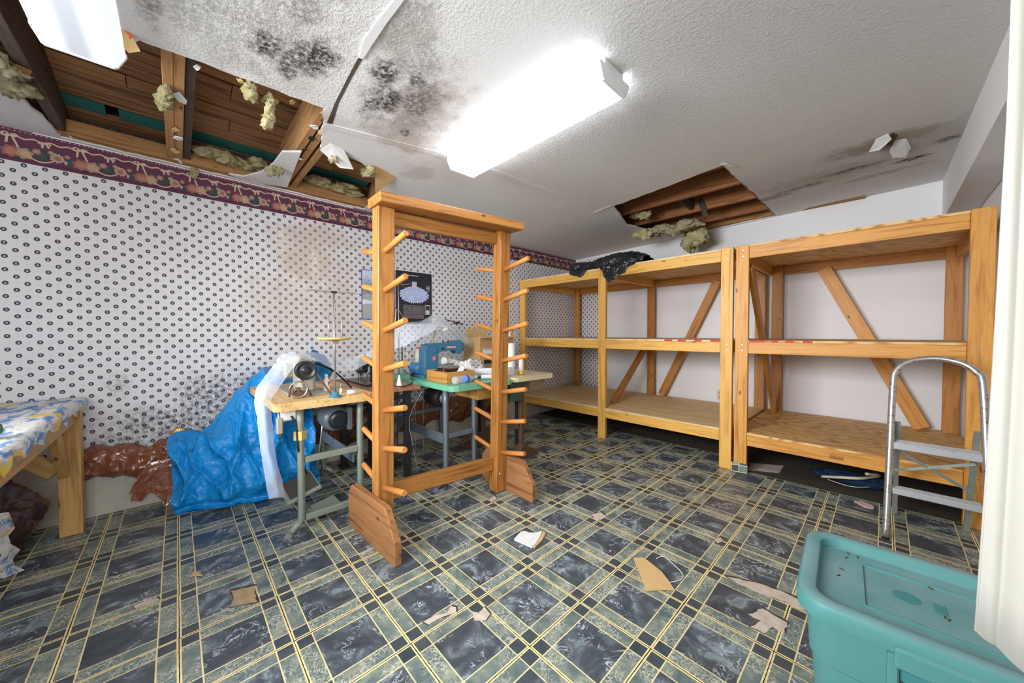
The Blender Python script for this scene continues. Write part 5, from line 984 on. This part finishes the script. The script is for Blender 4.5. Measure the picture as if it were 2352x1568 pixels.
p = ax(1170, 767, 0.60); tag(MB().lathe((p.x, p.y, z1+0.004), [(0.022, 0), (0.022, 0.008), (0.014, 0.010), (0.014, 0.04), (0.022, 0.042), (0.022, 0.05)], 18).build('thread_reel', 'thread_pink'), 'pinkish thread reel on top of cardboard carton', 'spool')
# dark wires on the wall above the tent
p = ax(1045, 740, 0.03); tag(MB().tube(cr([ax(1022, 733, 0.03), ax(1045, 739, 0.03), ax(1056, 740, 0.03), ax(1040, 742, 0.03), ax(1064, 743, 0.03)], 5), 0.004, 6).build('wire_hanger', 'iron_black'), 'bent black wires on wall above plastic tent', 'wire')
# green cast stand behind
p = az(924, 857, 0.746); gs = thing('cast_stand', (p.x, p.y, 0.745), 'pale green cast thread stand at back of green bench', 'thread stand'); MB().lathe((p.x, p.y, 0.746), [(0.055, 0), (0.055, 0.008), (0.022, 0.014), (0.016, 0.08), (0.010, 0.085)], 20).build('base', 'cast_green', gs); MB().cyl((p.x, p.y, 0.82), (p.x, p.y, 1.02), 0.007).build('rod', 'iron_brown', gs)
# bench four: cream top on brown treadle legs
t = thing('cream_table', (0.85, 1.4, 0), 'cream laminate sewing table on brown treadle legs next to wide shelf', 'sewing table')
slab(t, 0.45, 1.215, 1.135, 1.665, 0.75, 0.038, 'cream_top', 0.045)
for xx, yy in ((1.09, 1.34), (0.55, 1.34)):
    board('post', (xx, yy, 0.09), (xx, yy, 0.712), 0.035, 0.03, (0, 1, 0), 'iron_brown', t); board('post_web', (xx-0.03, yy-0.03, 0.12), (xx-0.03, yy-0.03, 0.70), 0.03, 0.02, (0, 1, 0), 'iron_black', t)
    q0 = [(xx, yy-0.23, 0.0), (xx, yy-0.21, 0.05), (xx, yy-0.06, 0.085), (xx, yy-0.02, 0.13), (xx, yy+0.02, 0.13), (xx, yy+0.06, 0.085), (xx, yy+0.16, 0.05), (xx, yy+0.18, 0.0)]
    MB().prism([Vector(p)+Vector((-0.05, 0, 0.001)) for p in q0], (0.10, 0, 0)).build('cast_foot', 'iron_brown', t)
board('stretcher', (0.55, 1.30, 0.30), (1.09, 1.30, 0.30), 0.07, 0.012, (0, 0, 1), 'iron_brown', t)
MB().box((0.98, 1.545, 0.655), (0.24, 0.20, 0.11), ch=0.003).build('drawer', 'drawer_brown', t); MB().box((1.06, 1.24, 0.62), (0.14, 0.14, 0.18), ch=0.004).build('motor_case', 'enamel_green', t)
# ================================================================== CLEAR PLASTIC SHEETS
def psheet(name, px, label, amp=0.006, nu=6, nv=6):
    rows = [[ax(x, y, X) for (x, y, X) in r_] for r_ in px]; tag(MB().grid(sheet(rows, nu, nv, amp, 10, 6.1)).build(name, 'sheeting'), label, 'plastic sheet')
U = [(616, 1147, 1.15), (600, 1050, 1.15), (586, 945, 1.13), (585, 897, 1.04), (612, 858, 0.94), (649, 814, 0.84), (690, 807, 0.80), (743, 814, 0.76), (798, 824, 0.70), (852, 802, 0.62), (895, 775, 0.55)]
Lw = [(656, 1146, 1.16), (634, 1050, 1.155), (621, 945, 1.15), (620, 922, 1.13), (650, 875, 1.05), (686, 828, 0.96), (720, 828, 0.93), (768, 850, 0.90), (805, 852, 0.84), (852, 832, 0.78), (895, 815, 0.68)]
psheet('plastic_sheet', [[u_, tuple((a+b_)/2+(0, -2, 0.03)[k] for k, (a, b_) in enumerate(zip(u_, l_))), l_] for u_, l_ in zip(U, Lw)], 'clear plastic sheet draped over beige machine and down bench end')
psheet('plastic_sheet', [[(880, 745, .40), (930, 742, .40), (975, 735, .38), (996, 721, .36), (1022, 738, .38), (1062, 764, .38), (1106, 790, .40)], [(880, 760, .55), (930, 747, .60), (980, 744, .62), (1000, 742, .62), (1030, 747, .60), (1066, 772, .55), (1106, 800, .52)], [(880, 800, .70), (915, 800, .75), (962, 778, .78), (1000, 760, .78), (1033, 750, .70), (1070, 790, .55), (1105, 832, .52)]], 'clear plastic sheet forming tent over blue sewing machine', 0.006)
psheet('plastic_sheet', [[(960, 745, .33), (996, 724, .33), (1030, 745, .33), (1104, 792, .35)], [(975, 800, .28), (1000, 800, .28), (1040, 805, .28), (1104, 825, .32)], [(985, 850, .24), (1005, 862, .24), (1050, 862, .26), (1104, 862, .30)]], 'clear plastic sheet hanging behind blue sewing machine', 0.008)
# thread from the cone to the tent
tag(MB().tube([ax(946, 835, 0.52), ax(958, 790, 0.5), ax(985, 725, 0.45)], 0.0018, 6).build('taut_string', 'brass'), 'taut string slanting from blue motor up to plastic tent', 'string')
tag(MB().tube(cr([(1.0, 0.40, 0.70), ax(941, 960, 1.0), ax(950, 1030, 1.02), Vector((az(962, 1093, 0.002).x, az(962, 1093, 0.002).y, 0.003))], 8), 0.0007, 5).build('white_thread', 'string'), 'loose white thread hanging from red-brown table to floor', 'thread')
# ================================================================== POSTERS
def poster(y0, y1, z0, z1, mt, label, name):
    tag(MB().box((0.004, (y0+y1)/2, (z0+z1)/2), (0.003, y1-y0, z1-z0)).build(name, mt, origin=(0.0, (y0+y1)/2, (z0+z1)/2)), label, 'poster', 'posters on papered wall')
poster(0.339, 0.665, 1.258, 1.722, 'poster_purple', 'purple-bordered poster half hidden behind left rack post', 'poster')
poster(0.674, 1.075, 1.228, 1.755, 'poster_dark', 'black poster with pale blue gown on papered wall', 'poster')
# ================================================================== SCRAPS ON THE FLOOR
def scrap2(name, px, th, mt, label, cat, z=0.002, lift=None):
    P = [az(x, y, 0) for x, y in px]; P = [Vector((p.x, p.y, z+(lift[k] if lift else 0))) for k, p in enumerate(P)]
    return tag(MB().prism(P, (0, 0, th)).build(name, mt), label, cat)
t = thing('drywall_piece', az(1215, 1240, 0), 'white broken drywall piece on floor by rack foot', 'drywall piece')
P = [az(x, y, 0.004) for x, y in ((1181, 1240), (1196, 1224), (1204, 1222), (1216, 1226), (1232, 1226), (1246, 1222), (1240, 1236), (1228, 1254), (1222, 1258))]
MB().prism([Vector((p.x, p.y, 0.002)) for p in P], (0, 0, 0.011)).build('plaster_core', 'drywall_paper', t); MB().prism([Vector((p.x+.004, p.y+.004, 0.001)) for p in [az(x, y, 0) for x, y in ((1246, 1223), (1251, 1227), (1242, 1244), (1226, 1259), (1222, 1258), (1238, 1238))]], (0, 0, 0.009)).build('torn_paper', 'cardboard_light', t)
scrap2('cardboard_piece', [(1455, 1284), (1476, 1283), (1488, 1290), (1520, 1316), (1534, 1334), (1549, 1357), (1520, 1356), (1484, 1359), (1478, 1340)], 0.006, 'cardboard_light', 'tan cardboard offcut lying on tiled floor', 'cardboard', 0.002)
scrap2('cardboard_scrap', [(438, 1324), (446, 1314), (456, 1316), (466, 1323)], 0.004, 'cardboard_light', 'tiny brown cardboard corner on floor at left', 'cardboard', 0.002)
scrap2('foam_scrap', [(1962, 1153), (1980, 1153), (2008, 1165), (2006, 1170), (1985, 1166)], 0.006, 'pink_scrap', 'thin pale pink scrap on floor left of stepladder', 'scrap', 0.002)
p0, p1 = az(1505, 1268, 0.004), az(1560, 1320, 0.004); mb = MB().tube(cr([az(x, y, 0.004) for x, y in ((1508, 1282), (1525, 1278), (1552, 1300), (1568, 1318), (1565, 1330), (1540, 1337), (1528, 1334))], 6), 0.0022, 6); tag(mb.build('string_loop', 'string'), 'loop of white string on tiles beside cardboard offcut', 'string')
# dark garment under the narrow unit
t = thing('garment', (2.95, 2.5, 0), 'dark blue garment with cream trim under narrow shelf unit', 'garment')
g0 = az(1955, 1105, 0.03); fluff('cloth', (g0.x, g0.y+0.03, 0.045), (0.20, 0.09, 0.045), 2.2, 'denim', t, 4, 0.35)
MB().tube(cr([az(1888, 1094, 0.03), az(1930, 1096, 0.08), az(1980, 1098, 0.10), az(2020, 1092, 0.09), az(1990, 1088, 0.11)], 6), 0.010, 8).build('trim', 'trim_cream', t); MB().tube(cr([az(1900, 1100, 0.02), az(1950, 1116, 0.03), az(1995, 1118, 0.03), az(2025, 1108, 0.04)], 6), 0.003, 6).build('piping', 'trim_cream', t)
